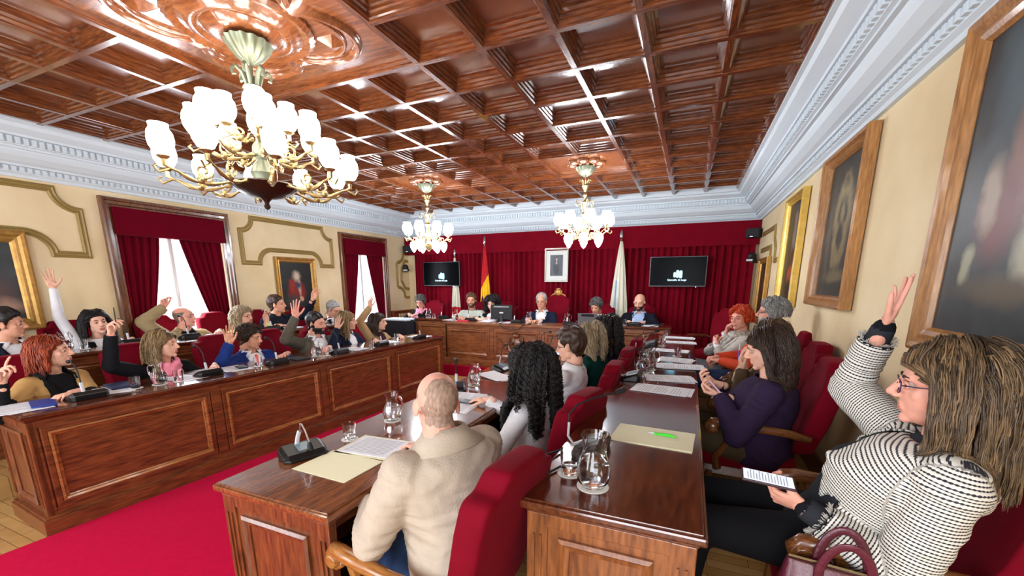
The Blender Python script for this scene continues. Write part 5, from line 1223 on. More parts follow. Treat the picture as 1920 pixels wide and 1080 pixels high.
    if top:
        tm, st = top
        if st == 'jacket':
            vt = vneck or ([0, .0, .035, .075, .088, .085], [-.3, .40, .50, .80, .93, 1.0])
            vt = ([w_*sc for w_ in vt[0]], vt[1])
            jk = garment('jacket', tm, .016+.004*fat, open_=vt, upto=sleeve)
            if lap:
                for sg in (-1, 1):
                    m = MB(); V = []; n = 12
                    for i in range(n+1):
                        t = .42+(1.0-.42)*i/n; hw = float(np.interp(t, vt[1], vt[0])); lw = .052*math.sin(PI*min(1, .12+i/n*.8))*(1.0 if i < n*.78 else .65)*sc
                        def q_of(u, t=t):
                            a = .16*sc; return math.acos(max(-1, min(1, sg*u/(np.interp(t, [r[0] for r in B.rings], [r[1] for r in B.rings])*sc+.02))))
                        V += [B.surf(t, q_of(hw), .020), B.surf(t, q_of(hw+lw*.5), .028), B.surf(t, q_of(hw+lw), .021)]
                    F = []
                    for i in range(n): F += [(3*i, 3*i+1, 3*i+4, 3*i+3), (3*i+1, 3*i+2, 3*i+5, 3*i+4)]
                    m.add(V, F); o = m.obj('lapel', tm if not isinstance(lap, bpy.types.Material) else lap, jk, smooth=True, fix=False); o.location = -Vector((head[0], head[1], floor)); q = o.modifiers.new('t', 'SOLIDIFY'); q.thickness = .004
            # collar around the back of the neck
            m = MB(); V = []; n = 14
            for i in range(n+1):
                q = PI/2+.75+(2*PI-1.5)*i/n; V += [B.surf(1.085, q, .010), B.surf(1.03, q, .018), B.surf(.93, q, .024)]
            m.add(V, [(3*i+j, 3*i+3+j, 3*i+4+j, 3*i+1+j) for i in range(n) for j in (0, 1)]); o = m.obj('collar', tm if not isinstance(lap, bpy.types.Material) else lap, jk, smooth=True, fix=False); o.location = -Vector((head[0], head[1], floor)); q = o.modifiers.new('t', 'SOLIDIFY'); q.thickness = .006
        else:
            garment('jumper', tm, .012+.004*fat, t1=1.03 if st == 'turtle' else .97, upto=sleeve, amp=wr)
    if hair:
        hm2, kind = hair[0], hair[1]; kw = hair[2] if len(hair) > 2 else {}
        M2 = inv @ HM
        b2 = localB(B, inv)
        if kind in ('short', 'bald', 'receding'): hair_cap(kind, hm2, M2, root, fem, hv, **kw)
        elif kind == 'strands': strands(hm2, M2, root, b2, cap=(fem, hv), **kw)
    return root, B, HM, inv

def frame_zy(z, y):     # rotation with local z along z and local y close to y
    z = Vector(z).normalized(); y = Vector(y); y = (y-z*y.dot(z)).normalized(); return Matrix((y.cross(z), y, z)).transposed()
def tweed():
    m = bpy.data.materials.new('cloth_black_white_weave'); m.use_nodes = True; nt = m.node_tree; N = nt.nodes; L = nt.links; b = N['Principled BSDF']; b.inputs['Roughness'].default_value = .9
    a1 = N.new('ShaderNodeAttribute'); a1.attribute_name = 'along'; a2 = N.new('ShaderNodeAttribute'); a2.attribute_name = 'around'
    def sine(src, k):
        x = N.new('ShaderNodeMath'); x.operation = 'MULTIPLY'; x.inputs[1].default_value = k; L.new(src, x.inputs[0]); y = N.new('ShaderNodeMath'); y.operation = 'SINE'; L.new(x.outputs[0], y.inputs[0]); return y.outputs[0]
    s1 = sine(a1.outputs['Fac'], 2*PI/.0105); s2 = sine(a2.outputs['Fac'], 2*PI/.0085)
    m2 = N.new('ShaderNodeMath'); m2.operation = 'MULTIPLY_ADD'; L.new(s2, m2.inputs[0]); m2.inputs[1].default_value = .35; L.new(s1, m2.inputs[2])
    rp = N.new('ShaderNodeValToRGB'); mr = N.new('ShaderNodeMapRange'); mr.inputs[1].default_value = -1; mr.inputs[2].default_value = 1; L.new(m2.outputs[0], mr.inputs[0]); L.new(mr.outputs[0], rp.inputs[0])
    e = rp.color_ramp.elements; e[0].position = .18; e[0].color = S((46, 44, 54)); e[1].position = .42; e[1].color = S((226, 222, 212)); L.new(rp.outputs[0], b.inputs['Base Color'])
    bp = N.new('ShaderNodeBump'); bp.inputs['Strength'].default_value = .5; bp.inputs['Distance'].default_value = .002; L.new(mr.outputs[0], bp.inputs['Height']); L.new(bp.outputs[0], b.inputs['Normal']); MATS[m.name] = m; return m
H_stubl = hairm('grey_stubble', (130, 106, 92), (176, 148, 130), .7)
C_black = cloth_m('black', (22, 22, 26)); C_white = cloth_m('white', (226, 226, 230)); C_navy = cloth_m('navy', (26, 32, 52)); C_dnavy = cloth_m('dark_navy', (24, 28, 40))
C_camel = cloth_m('camel', (186, 146, 92)); C_blue = cloth_m('royal_blue', (30, 52, 118)); C_grey = cloth_m('tweed_grey', (92, 86, 76), var=.2, vscale=120); C_tan = cloth_m('tan', (166, 134, 96)); C_beige = cloth_m('beige_coat', (160, 140, 104))
C_yell = cloth_m('pale_yellow', (226, 222, 150)); C_maroon = cloth_m('maroon', (62, 24, 34)); C_pink = cloth_m('pink', (236, 140, 160)); C_hot = cloth_m('pink_scarf', (232, 90, 140), col2=(246, 180, 200), vscale=40)
C_pale = cloth_m('pale_grey_green', (176, 184, 172)); C_lblue = cloth_m('light_blue', (166, 190, 226)); C_gj = cloth_m('grey_jumper', (128, 132, 138)); C_linen = cloth_m('linen', (180, 166, 150), bump=.4, bscale=160)
C_green = cloth_m('dark_green', (16, 60, 54)); C_purple = cloth_m('dark_purple', (46, 32, 58)); C_orange = cloth_m('orange_red', (206, 74, 44)); C_lgrey = cloth_m('light_grey_coat', (186, 180, 172)); C_brownj = cloth_m('brown_jacket', (80, 62, 46)); C_beigek = cloth_m('beige_knit', (204, 176, 142)); C_coral = cloth_m('coral_tie', (232, 88, 74)); C_char = cloth_m('charcoal_top', (44, 46, 52))
V_ = Vector
def tie(B, root, inv, m_):
    m = MB(); V = []; 
    for t, w in ((.965, .018), (.93, .014), (.85, .022), (.7, .030), (.55, .036), (.42, .040)):
        for s in (-1, 1):
            a = .16; V.append(inv @ B.surf(t, math.acos(max(-1, min(1, s*w/a))), .016))
    m.add(V, [(2*i, 2*i+1, 2*i+3, 2*i+2) for i in range(5)]); o = m.obj('tie', m_, root, smooth=True, fix=False); q = o.modifiers.new('t', 'SOLIDIFY'); q.thickness = .006; q.offset = 1
def scarf(B, root, inv, m_, long=.5, r=.085):
    m = MB(); pts = []
    for k in range(21):
        a = 2*PI*k/20; pts.append(B.P+B.ax*(B.len*(1.0-.04*math.sin(a)))+B.r*math.cos(a)*r+B.fw*math.sin(a)*(r*1.05)+B.fw*.012)
    m.tube([inv @ p for p in pts], [.030+.008*math.sin(k*2.1) for k in range(21)], 10); m.tube([inv @ (p-B.ax*.03+B.fw*.012) for p in pts], [.026+.008*math.sin(k*1.7) for k in range(21)], 10)
    for s in (-1, 1): m.tube([inv @ (B.surf(t, PI/2+s*q, .03)) for t, q in ((.96, .35), (.85, .28), (.7, .25), (1-long, .22))], [.028, .034, .036, .03], 10, flat=.5)
    V, F = remesh(m, .008, 2); V = wrinkle(V, F, .006, 22); add_obj('scarf', V, F, m_, root)

# ---- front row on the left
p, B, HM, inv = person('red-haired woman in camel jacket with black collar, pointing one finger up', (-4.45, 1.48, 1.13), 50, 14, 0, 'f', 1.05, detail=1, pitch=-4, sk='fair', lap=C_black, sleeve=.55,
    hands={'R': ((-4.20, 1.13, 1.0), (.10, .10, 1), (.6, .5, .1), 'point', (0, -.4, -1)), 'L': ((-4.10, 1.42, .862), (.35, -1, -.02), (0, 0, -1), 'relax', (-.3, .6, -.6))},
    top=(C_camel, 'jacket'), shirt=(C_black, 'scoop'), vneck=([.05, .05, .05, .06, .085, .085], [-.3, .40, .50, .80, .93, 1.0]), hair=(H_red, 'strands', dict(n=520, length=.19, rad=.0034, kids=9, wave=.003, vol=.009, seed=3, fringe=False)))
m = MB(); [caps(m, inv @ B.Eb[k], inv @ (B.Eb[k]+(B.W[k]-B.Eb[k])*.25), .062, .058, 14) for k in 'RL']; [caps(m, inv @ (B.S[k]+(B.Eb[k]-B.S[k])*.72), inv @ B.Eb[k], .066, .062, 14) for k in 'RL']; V, F = remesh(m, .012, 2); add_obj('black_cuff', wrinkle(V, F, .006), F, C_black, p)
p, B, HM, inv = person('woman with shoulder-length dark blonde hair, black blazer and pink scarf, hand raised', (-4.42, 2.20, 1.09), 35, 2, 0, 'f', 1.06, detail=1, sk='fair',
    hands={'R': ((-4.33, 1.80, 1.235), (.05, .05, 1), (.7, .6, 0), 'pen', (0, -.7, -1)), 'L': ((-4.15, 2.45, .87), (.8, -.5, 0), (0, 0, -1), 'relax', None)},
    top=(C_black, 'jacket'), shirt=(C_pink, 'scoop'), hair=(H_blond, 'strands', dict(n=620, length=.31, rad=.0034, kids=9, wave=.003, vol=.014, seed=5, part=-.02)))
scarf(B, p, inv, C_pink, .45)
m = MB(); m.tube([(inv @ (B.W['R']+V_((0.04, 0.03, .09)))), (inv @ (B.W['R']+V_((0.05, .03, .22))))], .004, 8); m.obj('held_pen', M_black, p)
p, B, HM, inv = person('man with curly receding dark hair in royal blue suit and coral tie, open hand raised', (-4.38, 3.00, 1.065), 22, -4, 0, 'm', 1.08, pitch=10, detail=1, sk='mid',
    hands={'R': ((-4.26, 2.69, 1.045), (.0, .0, 1), (1, -.35, 0), 'raised', (-.1, -.5, -1)), 'L': ((-4.12, 3.2, .865), (.5, -1, 0), (0, 0, -1), 'relax', None)},
    top=(C_blue, 'jacket'), shirt=(C_white, 'collar'), hair=(H_dark, 'strands', dict(n=460, length=.065, rad=.0042, curl=.006, vol=.016, seed=8, fringe=False, segs=7)))
tie(B, p, inv, C_coral)
p, B, HM, inv = person('black-haired bearded man in grey-brown tweed jacket, open hand raised high', (-4.33, 3.84, 1.14), 12, -14, 0, 'm', 1.12, pitch=4, detail=1, sk='rosy',
    hands={'R': ((-4.27, 3.50, 1.25), (.0, .05, 1), (1, -.4, 0), 'open', (-.1, -.8, -.8)), 'L': ((-4.05, 3.72, .865), (.3, -1, .0), (0, 0, -1), 'relax', (0, .6, -1))},
    top=(C_grey, 'jacket'), shirt=(C_white, 'collar'), hair=(H_black, 'short', dict(thick=.013)))
hair_cap('beard', H_black, inv @ HM, p, False, .0032, .007, name='beard')
p, B, HM, inv = person('blonde woman in navy jacket seen in profile, hand raised before her', (-4.29, 4.33, 1.13), 44, 5, 0, 'f', 1.06, detail=2, sk='fair',
    hands={'R': ((-4.20, 4.05, 1.06), (.1, .05, 1), (.8, -.3, 0), 'raised', (0, -.5, -1)), 'L': ((-3.98, 4.50, .87), (.8, -.6, 0), (0, 0, -1), 'relax', None)},
    top=(C_navy, 'jacket'), shirt=(C_white, 'collar'), hair=(H_blond, 'strands', dict(n=520, length=.28, rad=.0046, vol=.014, seed=11)))
p, B, HM, inv = person('dark-haired woman in tan blazer over maroon top, arm stretched up', (-4.25, 4.90, 1.07), 25, 5, 0, 'f', 1.06, detail=2, sk='fair',
    hands={'R': ((-4.28, 4.77, 1.30), (.05, .1, 1), (.9, -.3, 0), 'raised', (-.3, -.8, -.3)), 'L': ((-3.95, 5.0, .87), (.8, -.6, 0), (0, 0, -1), 'relax', None)},
    top=(C_tan, 'jacket'), shirt=(C_maroon, 'polo'), hair=(H_dark, 'strands', dict(n=520, length=.25, rad=.0046, vol=.016, seed=12)))
# ---- rear row on the left
p, B, HM, inv = person('short dark-haired man in navy jacket and pale shirt at left picture edge', (-5.85, 1.70, 1.265), 55, 15, .17, 'm', 1.12, detail=2, sk='mid', top=(C_dnavy, 'jacket'), shirt=(C_white, 'collar'), hair=(H_black, 'short', dict(thick=.02)))
p, B, HM, inv = person('woman with long straight black hair, white blouse and dark waistcoat, arm straight up', (-5.82, 2.32, 1.235), -2, 0, .17, 'f', 1.08, roll=6, detail=2, sk='fair',
    hands={'R': ((-5.88, 2.07, 1.60), (0, -.12, 1), (1, -.2, 0), 'open', (0, -1, -.3)), 'L': ((-5.62, 2.5, 1.04), (.8, -.6, 0), (0, 0, -1), 'relax', None)},
    top=None, shirt=(C_white, 'scoop'), hair=(H_black, 'strands', dict(n=420, length=.44, rad=.0055, vol=.012, seed=21)))
m = MB(); B.torso(m, .014, -.1, .97); V, F = remesh(m, .014, 2); C = V[F].mean(1); U = (C-np.array(B.P)) @ np.array(B.r); T_ = ((C-np.array(B.P)) @ np.array(B.ax))/B.len; FR = (C-np.array(B.P)) @ np.array(B.fw)
kp = (np.abs(U) < np.interp(T_, [0, .6, .8, .97], [.3, .13, .12, .10])) & ~((FR > 0) & (np.abs(U) < np.interp(T_, [.4, .6, .9], [.0, .04, .06]))) & (T_ < .95); o = add_obj('waistcoat', [inv @ V_(v) for v in V], F[kp], C_black, p)
p, B, HM, inv = person('balding man in beige coat and black turtleneck, hand raised behind his head', (-5.76, 3.14, 1.225), 28, 5, .17, 'm', 1.10, pitch=-6, detail=2, sk='rosy', fat=.6,
    hands={'R': ((-5.80, 2.95, 1.36), (.1, .15, 1), (1, .2, 0), 'pen', (0, -1, -.3)), 'L': ((-5.55, 3.4, 1.04), (.8, -.6, 0), (0, 0, -1), 'relax', None)},
    top=(C_beige, 'jacket'), shirt=(C_black, 'polo'), hair=(H_stub, 'bald', dict(thick=.008)))
p, B, HM, inv = person('woman with wavy ash-blonde bob and glasses in pale yellow cardigan', (-5.70, 3.84, 1.19), 18, 5, .17, 'f', 1.10, detail=2, sk='fair',
    hands={'L': ((-5.50, 4.02, 1.10), (.1, .1, 1), (1, -.2, 0), 'raised', (0, .6, -1)), 'R': ((-5.52, 3.7, 1.04), (.8, .6, 0), (0, 0, -1), 'relax', None)},
    top=(C_yell, 'jacket'), shirt=(C_yell, 'scoop'), hair=(H_bgrey, 'strands', dict(n=520, length=.24, rad=.0045, wave=.009, vol=.02, seed=23)))
glasses(inv @ HM, p, (60, 30, 20))
p, B, HM, inv = person('man with short dark hair in navy jacket and roll-neck, left arm raised', (-5.68, 4.36, 1.325), 32, 10, .17, 'm', 1.10, pitch=-4, detail=2, sk='mid', fat=.3,
    hands={'L': ((-5.42, 4.78, 1.40), (.1, .55, .8), (1, -.4, 0), 'raised', (-.2, .8, -.8)), 'R': ((-5.46, 4.2, 1.04), (.8, .6, 0), (0, 0, -1), 'relax', None)},
    top=(C_dnavy, 'jacket'), shirt=(C_dnavy, 'polo'), hair=(H_dark, 'short', dict(thick=.014)))
p, B, HM, inv = person('grey-haired man with glasses bowing, hand at his chin, rear row', (-5.58, 5.33, 1.20), 8, 0, .17, 'm', 1.14, pitch=20, detail=2, sk='mid', lean=-.05,
    hands={'L': ((-5.36, 5.32, 1.04), (-.2, .1, 1), (-1, 0, 0), 'hold', (.4, .5, -1)), 'R': ((-5.32, 5.2, 1.04), (.8, .6, 0), (0, 0, -1), 'relax', None)},
    top=(C_black, 'jacket'), shirt=(C_white, 'collar'), hair=(H_grey, 'short', dict(thick=.012)))
glasses(inv @ HM, p)
# ---- presidential desk
PH = lambda x, y: {'R': ((x-.12, y, 1.0), (.7, -.6, 0), (0, 0, -1), 'relax', (-.8, .3, -.6)), 'L': ((x+.12, y, 1.0), (-.7, -.6, 0), (0, 0, -1), 'relax', (.8, .3, -.6))}
p, B, HM, inv = person('grey-haired woman with glasses and pink scarf writing at the left wing', (-5.33, 7.50, 1.25), -78, -88, .19, 'f', 1.15, pitch=24, detail=3, sk='rosy', lean=-.04, hands=PH(-5.33, 7.24), top=(C_black, 'jacket'), shirt=(C_white, 'scoop'), hair=(H_dgrey, 'strands', dict(length=.055, n=420, rad=.0042, vol=.012, seed=77, fringe=False, segs=6)))
glasses(inv @ HM, p, (120, 30, 60)); scarf(B, p, inv, C_hot, .5)
p, B, HM, inv = person('brown-haired man with short beard in pale grey-green shirt', (-3.93, 7.22, 1.30), -72, -84, .19, 'm', 1.15, detail=3, sk='mid', hands=PH(-3.93, 6.95), top=(C_pale, 'jumper'), shirt=(C_black, 'scoop'), hair=(H_brown, 'short', dict(thick=.018)))
hair_cap('beard', H_brown, inv @ HM, p, False, .006, .007, name='beard')
p, B, HM, inv = person('woman with voluminous black curls and glasses in black jacket at the monitor', (-3.47, 7.20, 1.255), -85, -88, .19, 'f', 1.15, pitch=14, detail=3, sk='pale', hands=PH(-3.55, 6.92), top=(C_black, 'jacket'), shirt=(C_white, 'scoop'), hair=(H_black, 'strands', dict(n=420, length=.26, rad=.008, curl=.012, vol=.035, seed=31)))
glasses(inv @ HM, p)
p, B, HM, inv = person('grey-haired president with dark glasses, navy jacket and open white collar', (-2.47, 7.20, 1.31), -86, -82, .19, 'm', 1.18, pitch=6, detail=3, sk='mid', hands=PH(-2.50, 6.88), top=(C_navy, 'jacket'), shirt=(C_white, 'collar'), hair=(H_grey, 'receding', dict(thick=.014)))
glasses(inv @ HM, p)
p, B, HM, inv = person('man with short grey hair and grey jumper looking down behind the laptop', (-1.47, 7.20, 1.25), -98, -92, .19, 'm', 1.12, pitch=26, detail=3, sk='mid', hands=PH(-1.47, 6.92), top=(C_gj, 'jumper'), shirt=(C_white, 'collar'), hair=(H_dgrey, 'strands', dict(length=.04, n=420, rad=.0042, vol=.012, seed=77, fringe=False, segs=6)))
p, B, HM, inv = person('bald man with stubble, navy blazer and light blue shirt, hands folded', (-.78, 7.50, 1.31), -98, -90, .19, 'm', 1.18, pitch=14, detail=3, sk='fair', fat=.3, hands=PH(-.78, 7.18), top=(C_dnavy, 'jacket'), shirt=(C_lblue, 'collar'))
hair_cap('beard', H_dark, inv @ HM, p, False, .006, .005, name='beard')
# ---- centre row, seen from behind
p, B, HM, inv = person('bald man in beige linen blazer and jeans, back to camera', (-.85, 1.27, 1.19), 134, 160, 0, 'm', 1.04, pitch=12, roll=3, detail=1, sk='rosy', lean=.09, fat=.55, trousers=(38, 58, 92), wr=.012, neck=.04,
    hands={'R': ((-1.18, 1.62, .83), (-.9, .3, 0), (0, 0, -1), 'relax', (.2, .5, -1)), 'L': ((-1.16, 1.22, .74), (-.9, .2, -.1), (0, 0, -1), 'relax', (.3, -.8, -.7))},
    top=(C_linen, 'jacket'), shirt=(C_white, 'scoop'), hair=(H_stubl, 'bald', dict(thick=.004)))
p, B, HM, inv = person('woman with long tightly curled black hair in white top, from behind', (-.86, 2.33, 1.12), 148, 172, 0, 'f', 1.04, pitch=6, detail=1, sk='fair', lean=-.05, trousers=(40, 40, 46),
    hands={'R': ((-1.25, 2.5, .84), (-.9, 0, 0), (0, 0, -1), 'relax', None), 'L': ((-1.20, 2.15, .72), (-.9, .3, 0), (0, 0, -1), 'relax', (.4, -.6, -.8))},
    top=(C_white, 'jumper'), shirt=None, hair=(H_black, 'strands', dict(n=1000, length=.42, rad=.0044, curl=.012, vol=.045, seed=41, segs=34, outward=.2)))
p, B, HM, inv = person('short dark-haired person with glasses in loose white shirt reaching for papers', (-.86, 3.24, 1.14), 176, 172, 0, 'f', 1.06, pitch=10, detail=2, sk='fair', lean=-.10, fat=.3, wr=.010,
    hands={'R': ((-1.32, 3.5, .86), (-.9, .1, 0), (0, 0, -1), 'relax', None), 'L': ((-1.32, 3.3, .86), (-.9, .3, 0), (0, 0, -1), 'relax', (.2, -.6, -.9))},
    top=(C_white, 'turtle'), shirt=(C_white, 'collar'), hair=(H_dark, 'short', dict(thick=.026)))
glasses(inv @ HM, p)
p, B, HM, inv = person('blonde wavy-haired woman in dark green top seen from behind', (-.82, 3.85, 1.15), 130, 165, 0, 'f', 1.06, detail=2, sk='fair', lean=-.02, top=(C_green, 'jumper'), hair=(H_bgrey, 'strands', dict(n=420, length=.24, rad=.0045, wave=.008, vol=.024, seed=43)))
p, B, HM, inv = person('woman with big black curls furthest along the centre row, from behind', (-.80, 4.56, 1.15), 120, 165, 0, 'f', 1.08, detail=2, sk='fair', top=(C_dnavy, 'jumper'), hair=(H_black, 'strands', dict(n=480, length=.32, rad=.007, curl=.012, vol=.04, seed=44)))
# ---- right row
p, B, HM, inv = person('woman in woven black and white jacket and glasses, arm raised, phone in hand', (.73, 1.60, 1.34), 163, 172, .13, 'f', 1.12, pitch=2, detail=1, sk='rosy', lean=-.20, side=.17, fat=.75, trousers=(20, 20, 24), wr=.007, lap=False, sleeve=1.0,
    hands={'R': ((.69, 1.98, 1.485), (.30, .05, 1), (-1, .15, .2), 'flat', (-.35, .8, -.8)), 'L': ((.42, 1.56, .90), (-.85, .25, .15), (.15, .75, .6), 'hold', (.6, -.25, -.8))},
    top=None, shirt=(C_char, 'scoop'))
WR, WB, WHM, Winv = p, B, HM, inv
def dseg(C, a, b):
    a = np.array(a); d = np.array(b)-a; L2 = d @ d; q = np.clip(((C-a) @ d)/L2, 0, 1); return np.linalg.norm(C-a-q[:, None]*d, axis=1)
def woven_jacket():
    B, inv, root = WB, Winv, WR; m = MB(); B.torso(m, .022, -.14, .97); B.arms(m, .018, 1.0)
    V, F = remesh(m, .008, 2); V = wrinkle(V, F, .012, 7); C = V[F].mean(1); P_ = np.array(B.P); T_ = ((C-P_) @ np.array(B.ax))/B.len; U = (C-P_) @ np.array(B.r); FR = (C-P_) @ np.array(B.fw); k = np.ones(len(F), bool)
    k &= ~((FR > 0) & (np.abs(U) < np.interp(T_, [-.2, .3, .6, .9, 1.0], [.19, .185, .16, .12, .10])) & (np.linalg.norm(C-np.array(B.S['R']), axis=1) > .14) & (dseg(C, B.S['R'], B.Eb['R']) > .085) & (dseg(C, B.Eb['R'], B.W['R']) > .085)); k &= ~((T_ > .975) & (np.abs(U) < .082))
    for s_ in 'RL':
        d = np.array(B.W[s_]-B.Eb[s_]); L2 = np.linalg.norm(d); d /= L2; q = (C-np.array(B.Eb[s_])) @ d; rr = np.linalg.norm((C-np.array(B.Eb[s_]))-q[:, None]*d, axis=1); k &= ~((q > L2-.065) & (rr < .09))
    o = add_obj('jacket', [inv @ V_(v) for v in V], F[k], tweed(), root)
    segs = [(B.P, B.N)]+[(B.S[s_], B.Eb[s_]) for s_ in 'RL']+[(B.Eb[s_], B.W[s_]) for s_ in 'RL']; rad = [.17, .05, .05, .04, .04]; best = np.full(len(V), 9.); al = np.zeros(len(V)); ar = np.zeros(len(V))
    for si, (a, b) in enumerate(segs):
        a = np.array(a); d = np.array(b)-a; L2 = np.linalg.norm(d); d /= L2; q = (V-a) @ d; qq = np.clip(q, 0, L2); ds = np.linalg.norm(V-a-qq[:, None]*d, axis=1)-rad[si]
        u1 = np.cross(d, [0.3, .5, .81]); u1 /= np.linalg.norm(u1); u2 = np.cross(d, u1); e = V-a; an = np.arctan2(e @ u1, e @ u2)*rad[si]*1.2; s_ = ds < best; best[s_] = ds[s_]; al[s_] = q[s_]; ar[s_] = an[s_]
    for nm, dt in (('along', al), ('around', ar)): at = o.data.attributes.new(nm, 'FLOAT', 'POINT'); at.data.foreach_set('value', dt.astype(np.float32))
    q = o.modifiers.new('thickness', 'SOLIDIFY'); q.thickness = .006; q.offset = 1
    for s_ in 'RL':      # frayed cuffs
        m = MB(); r = random.Random(4); d = (B.W[s_]-B.Eb[s_]).normalized(); c = B.W[s_]-d*.062; u = d.orthogonal().normalized(); v = d.cross(u)
        for i in range(90):
            a = r.uniform(0, 2*PI); e = u*math.cos(a)+v*math.sin(a); p0 = c+e*.046; m.tube([inv @ p0, inv @ (p0+d*.008+e*.008), inv @ (p0+d*r.uniform(.008, .024)+e*r.uniform(.008, .022))], .0014, 4)
        m.obj('frayed_cuff', C_lgrey, root, smooth=True, fix=False)
        m = MB(); caps(m, inv @ (B.W[s_]-d*.10), inv @ (B.W[s_]-d*.004), .040, .036, 16); m.obj('black_cuff', C_black, root, smooth=True)
woven_jacket()
strands(H_hl, Winv @ WHM, WR, localB(WB, Winv), 900, .31, .0027, wave=.002, vol=.018, kids=14, fwd=.022, seed=51, part=.01, fringe=True, cap=(True, .0032), segs=18, outward=.10)
glasses(Winv @ WHM, WR, (36, 26, 70))
w_ = WB.W['L']; m = MB(); d = (WB.W['L']-WB.Eb['L']).normalized(); u = d.orthogonal().normalized(); v = d.cross(u)
for off, rr, th in ((-.005, .032, .006),): m.tube([Winv @ (w_+d*off+u*math.cos(2*PI*k/20)*rr+v*math.sin(2*PI*k/20)*rr*.9) for k in range(21)], th, 8)
m.obj('watch_strap', M_steel, WR, smooth=True, fix=False)
m = MB()
for off in (-.022, -.030): m.tube([Winv @ (w_+d*off+u*math.cos(2*PI*k/20)*.033+v*math.sin(2*PI*k/20)*.03) for k in range(21)], .0045, 6)
m.obj('bead_bracelet', M_black, WR, smooth=True, fix=False)
t = thing('mobile_phone', 'mobile phone with lit white screen held by woman in woven jacket', 'phone', (.302, 1.553, .985))
t.rotation_euler = frame_zy((.05, -.12, 1), (-.95, .02, .33)).to_euler()
M_lit = mat('lit_phone_screen', (222, 232, 244), .3, emit=.3, ecol=(222, 232, 244))
m = MB(); m.box(-.039, .039, -.08, .08, -.005, .005, .004); m.obj('case', mat('phone_case', (60, 44, 52), .3), t)
m = MB(); m.box(-.035, .035, -.075, .075, .0048, .0056, mi=0)
for i in range(14): m.box(-.028, .014+.012*((i*5) % 3), .06-i*.009, .0625-i*.009, .0056, .0058, mi=1)
m.obj('screen', [M_lit, M_print], t)
p, B, HM, inv = person('woman with long dark wavy hair in dark purple jumper looking at her phone', (.47, 2.93, 1.245), 172, 174, .13, 'f', 1.10, pitch=16, detail=1, sk='fair', lean=-.02, fat=1.0, trousers=(74, 62, 44), wr=.010,
    hands={'R': ((.22, 3.02, .98), (-.9, -.2, .2), (0, -.3, .9), 'hold', (.3, .8, -.8)), 'L': ((.235, 2.80, .955), (-.9, .3, .1), (0, .3, .9), 'hold', (.4, -.8, -.8))},
    top=(C_purple, 'jumper'), hair=(H_dark, 'strands', dict(n=760, length=.46, rad=.0036, kids=9, wave=.006, vol=.014, seed=61, part=.0, segs=20)))
t = thing('mobile_phone', 'pale pink mobile phone held by the woman in dark purple jumper', 'phone', (.205, 2.84, .985)); t.rotation_euler = frame_zy((.8, .25, .6), (-.65, .55, .45)).to_euler()
MB().box(-.037, .037, -.078, .078, -.004, .004, .003).obj('case', mat('pink_phone_case', (214, 176, 196), .4), t); MB().box(-.034, .034, -.074, .074, .0038, .0045).obj('screen', M_lit, t)
p, B, HM, inv = person('brown-haired woman in brown jacket, hand at chin holding a purple pen', (.58, 3.60, 1.235), 178, 172, .13, 'f', 1.10, pitch=8, detail=2, sk='fair', lean=-.05, trousers=(90, 66, 40),
    hands={'R': ((.44, 3.62, 1.03), (-.2, .1, 1), (1, 0, 0), 'pen', (-.3, .5, -1)), 'L': ((.42, 3.50, 1.00), (-.3, .1, 1), (1, 0, 0), 'relax', (-.3, -.5, -1))},
    top=(C_brownj, 'jacket'), shirt=(C_beigek, 'polo'), hair=(H_brown, 'strands', dict(n=520, length=.26, rad=.0046, vol=.014, seed=62)))
t = thing('ballpoint_pen', 'purple pen held upright by the brown-haired woman on the right', 'pen', (.40, 3.63, 1.10), 0)
m = MB(); m.tube([(0, 0, -.05), (0, .01, .03)], .006, 8); m.obj('barrel', mat('purple_plastic', (72, 50, 170), .3), t, smooth='auto'); m = MB(); m.tube([(0, .01, .03), (0, .016, .08)], [.0055, .004], 8); m.obj('cap', M_clip, t, smooth='auto')
p, B, HM, inv = person('grey-haired bearded man with glasses and orange-red jumper against the right wall', (.72, 4.50, 1.37), 172, 176, .13, 'm', 1.08, detail=2, sk='rosy', lean=-.14, trousers=(44, 62, 96),
    hands={'R': ((.32, 4.66, .90), (-.7, -.6, 0), (0, 0, -1), 'hold', (.4, .8, -.5)), 'L': ((.34, 4.44, .90), (-.7, .5, 0), (0, 0, -1), 'hold', (.4, -.8, -.5))},
    top=(C_orange, 'jumper'), hair=(H_grey, 'strands', dict(length=.07, n=480, rad=.0042, curl=.004, vol=.018, seed=79, fringe=False, segs=6)))
glasses(inv @ HM, p, (70, 60, 60), True); hair_cap('beard', H_grey, inv @ HM, p, False, .0045, .009, name='beard')
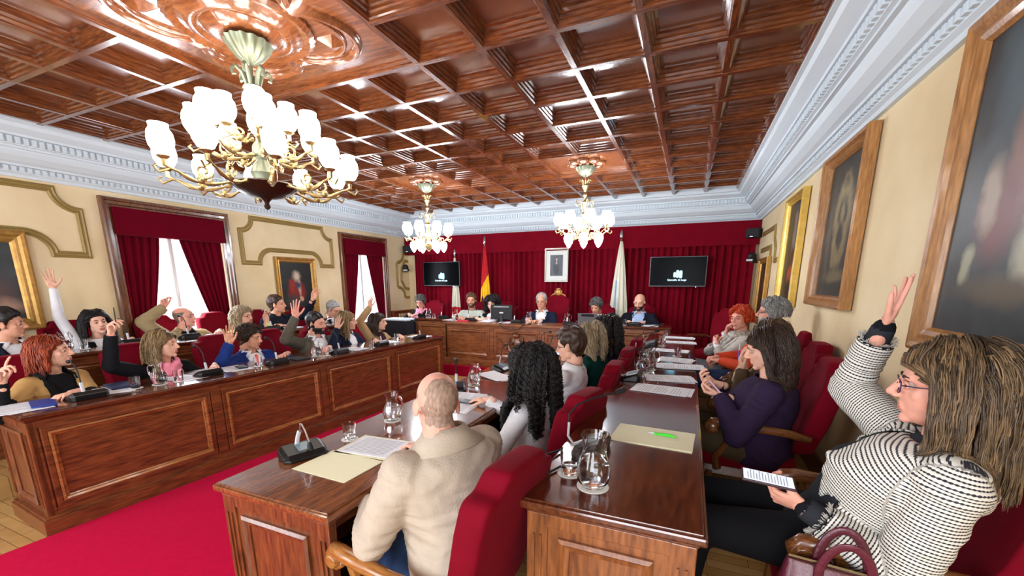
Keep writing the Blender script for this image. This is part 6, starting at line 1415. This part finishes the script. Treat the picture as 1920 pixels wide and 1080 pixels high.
p, B, HM, inv = person('woman with short orange-red hair in light grey coat, hand under her chin', (.57, 5.46, 1.235), 228, 196, .13, 'f', 1.12, detail=2, sk='rosy', lean=-.10, roll=4, trousers=(150, 160, 180),
    hands={'R': ((.44, 5.50, 1.06), (.1, -.1, 1), (1, -.2, 0), 'hold', (-.4, .4, -1)), 'L': ((.34, 5.46, .95), (-.2, .8, .2), (1, .2, 0), 'relax', (.3, -.8, -.6))},
    top=(C_lgrey, 'jacket'), shirt=(C_white, 'scoop'), hair=(H_orange, 'strands', dict(length=.075, n=520, rad=.0042, wave=.004, vol=.024, seed=78, fringe=False, segs=6)))
scarf(B, p, inv, cloth_m('check_scarf', (214, 208, 196), col2=(120, 112, 104), vscale=60), .75)
# handbag hanging beside the near right armchair
t = thing('handbag', 'burgundy leather handbag hanging by the arm of the near right armchair', 'bag', (.50, 1.40, .53), math.radians(-8))
M_lea = mat('burgundy_leather', (92, 30, 48), .38, bump=.5, bscale=90, coat=.2)
m = MB(); V = []
for z, w_, d_ in ((0, .15, .06), (.02, .17, .075), (.14, .165, .06), (.24, .15, .03), (.262, .145, .018)):
    for k in range(24):
        a = 2*PI*k/24; e = .45; V.append((w_*math.copysign(abs(math.cos(a))**e, math.cos(a)), d_*math.copysign(abs(math.sin(a))**e, math.sin(a)), z))
F = [(i*24+k, i*24+(k+1) % 24, (i+1)*24+(k+1) % 24, (i+1)*24+k) for i in range(4) for k in range(24)]+[tuple(range(24)), tuple(96+k for k in range(24))[::-1]]; m.add(V, F); m.obj('bag_body', M_lea, t, smooth='auto')
for s_ in (-1, 1):
    m = MB(); m.tube([(.064*math.cos(PI-PI*i/16), (.028+.02*math.sin(PI*i/16))*s_, .24+.13*math.sin(PI*i/16)) if 0 < i < 16 else (.064*(-1 if i == 0 else 1), .03*s_, .19) for i in range(17)], .013, 8, flat=.3, up=(0, 1, 0)); m.obj('handle', M_lea, t, smooth=True)
m = MB(); m.tube([(-.14, 0, .268), (.14, 0, .268)], .004, 6); m.obj('zip', mat('zip_brass', (190, 170, 120), .3, .9), t, smooth='auto')
# blue folder used by the bald man stays on the shelf of the desk; name it by kind
for o in bpy.data.objects:
    if o.name.startswith('blue_folder'): o.name = 'folder'
for o in list(bpy.data.objects):
    if o.name.startswith(('near_microphone', 'folded_microphone')): o.name = 'conference_microphone'
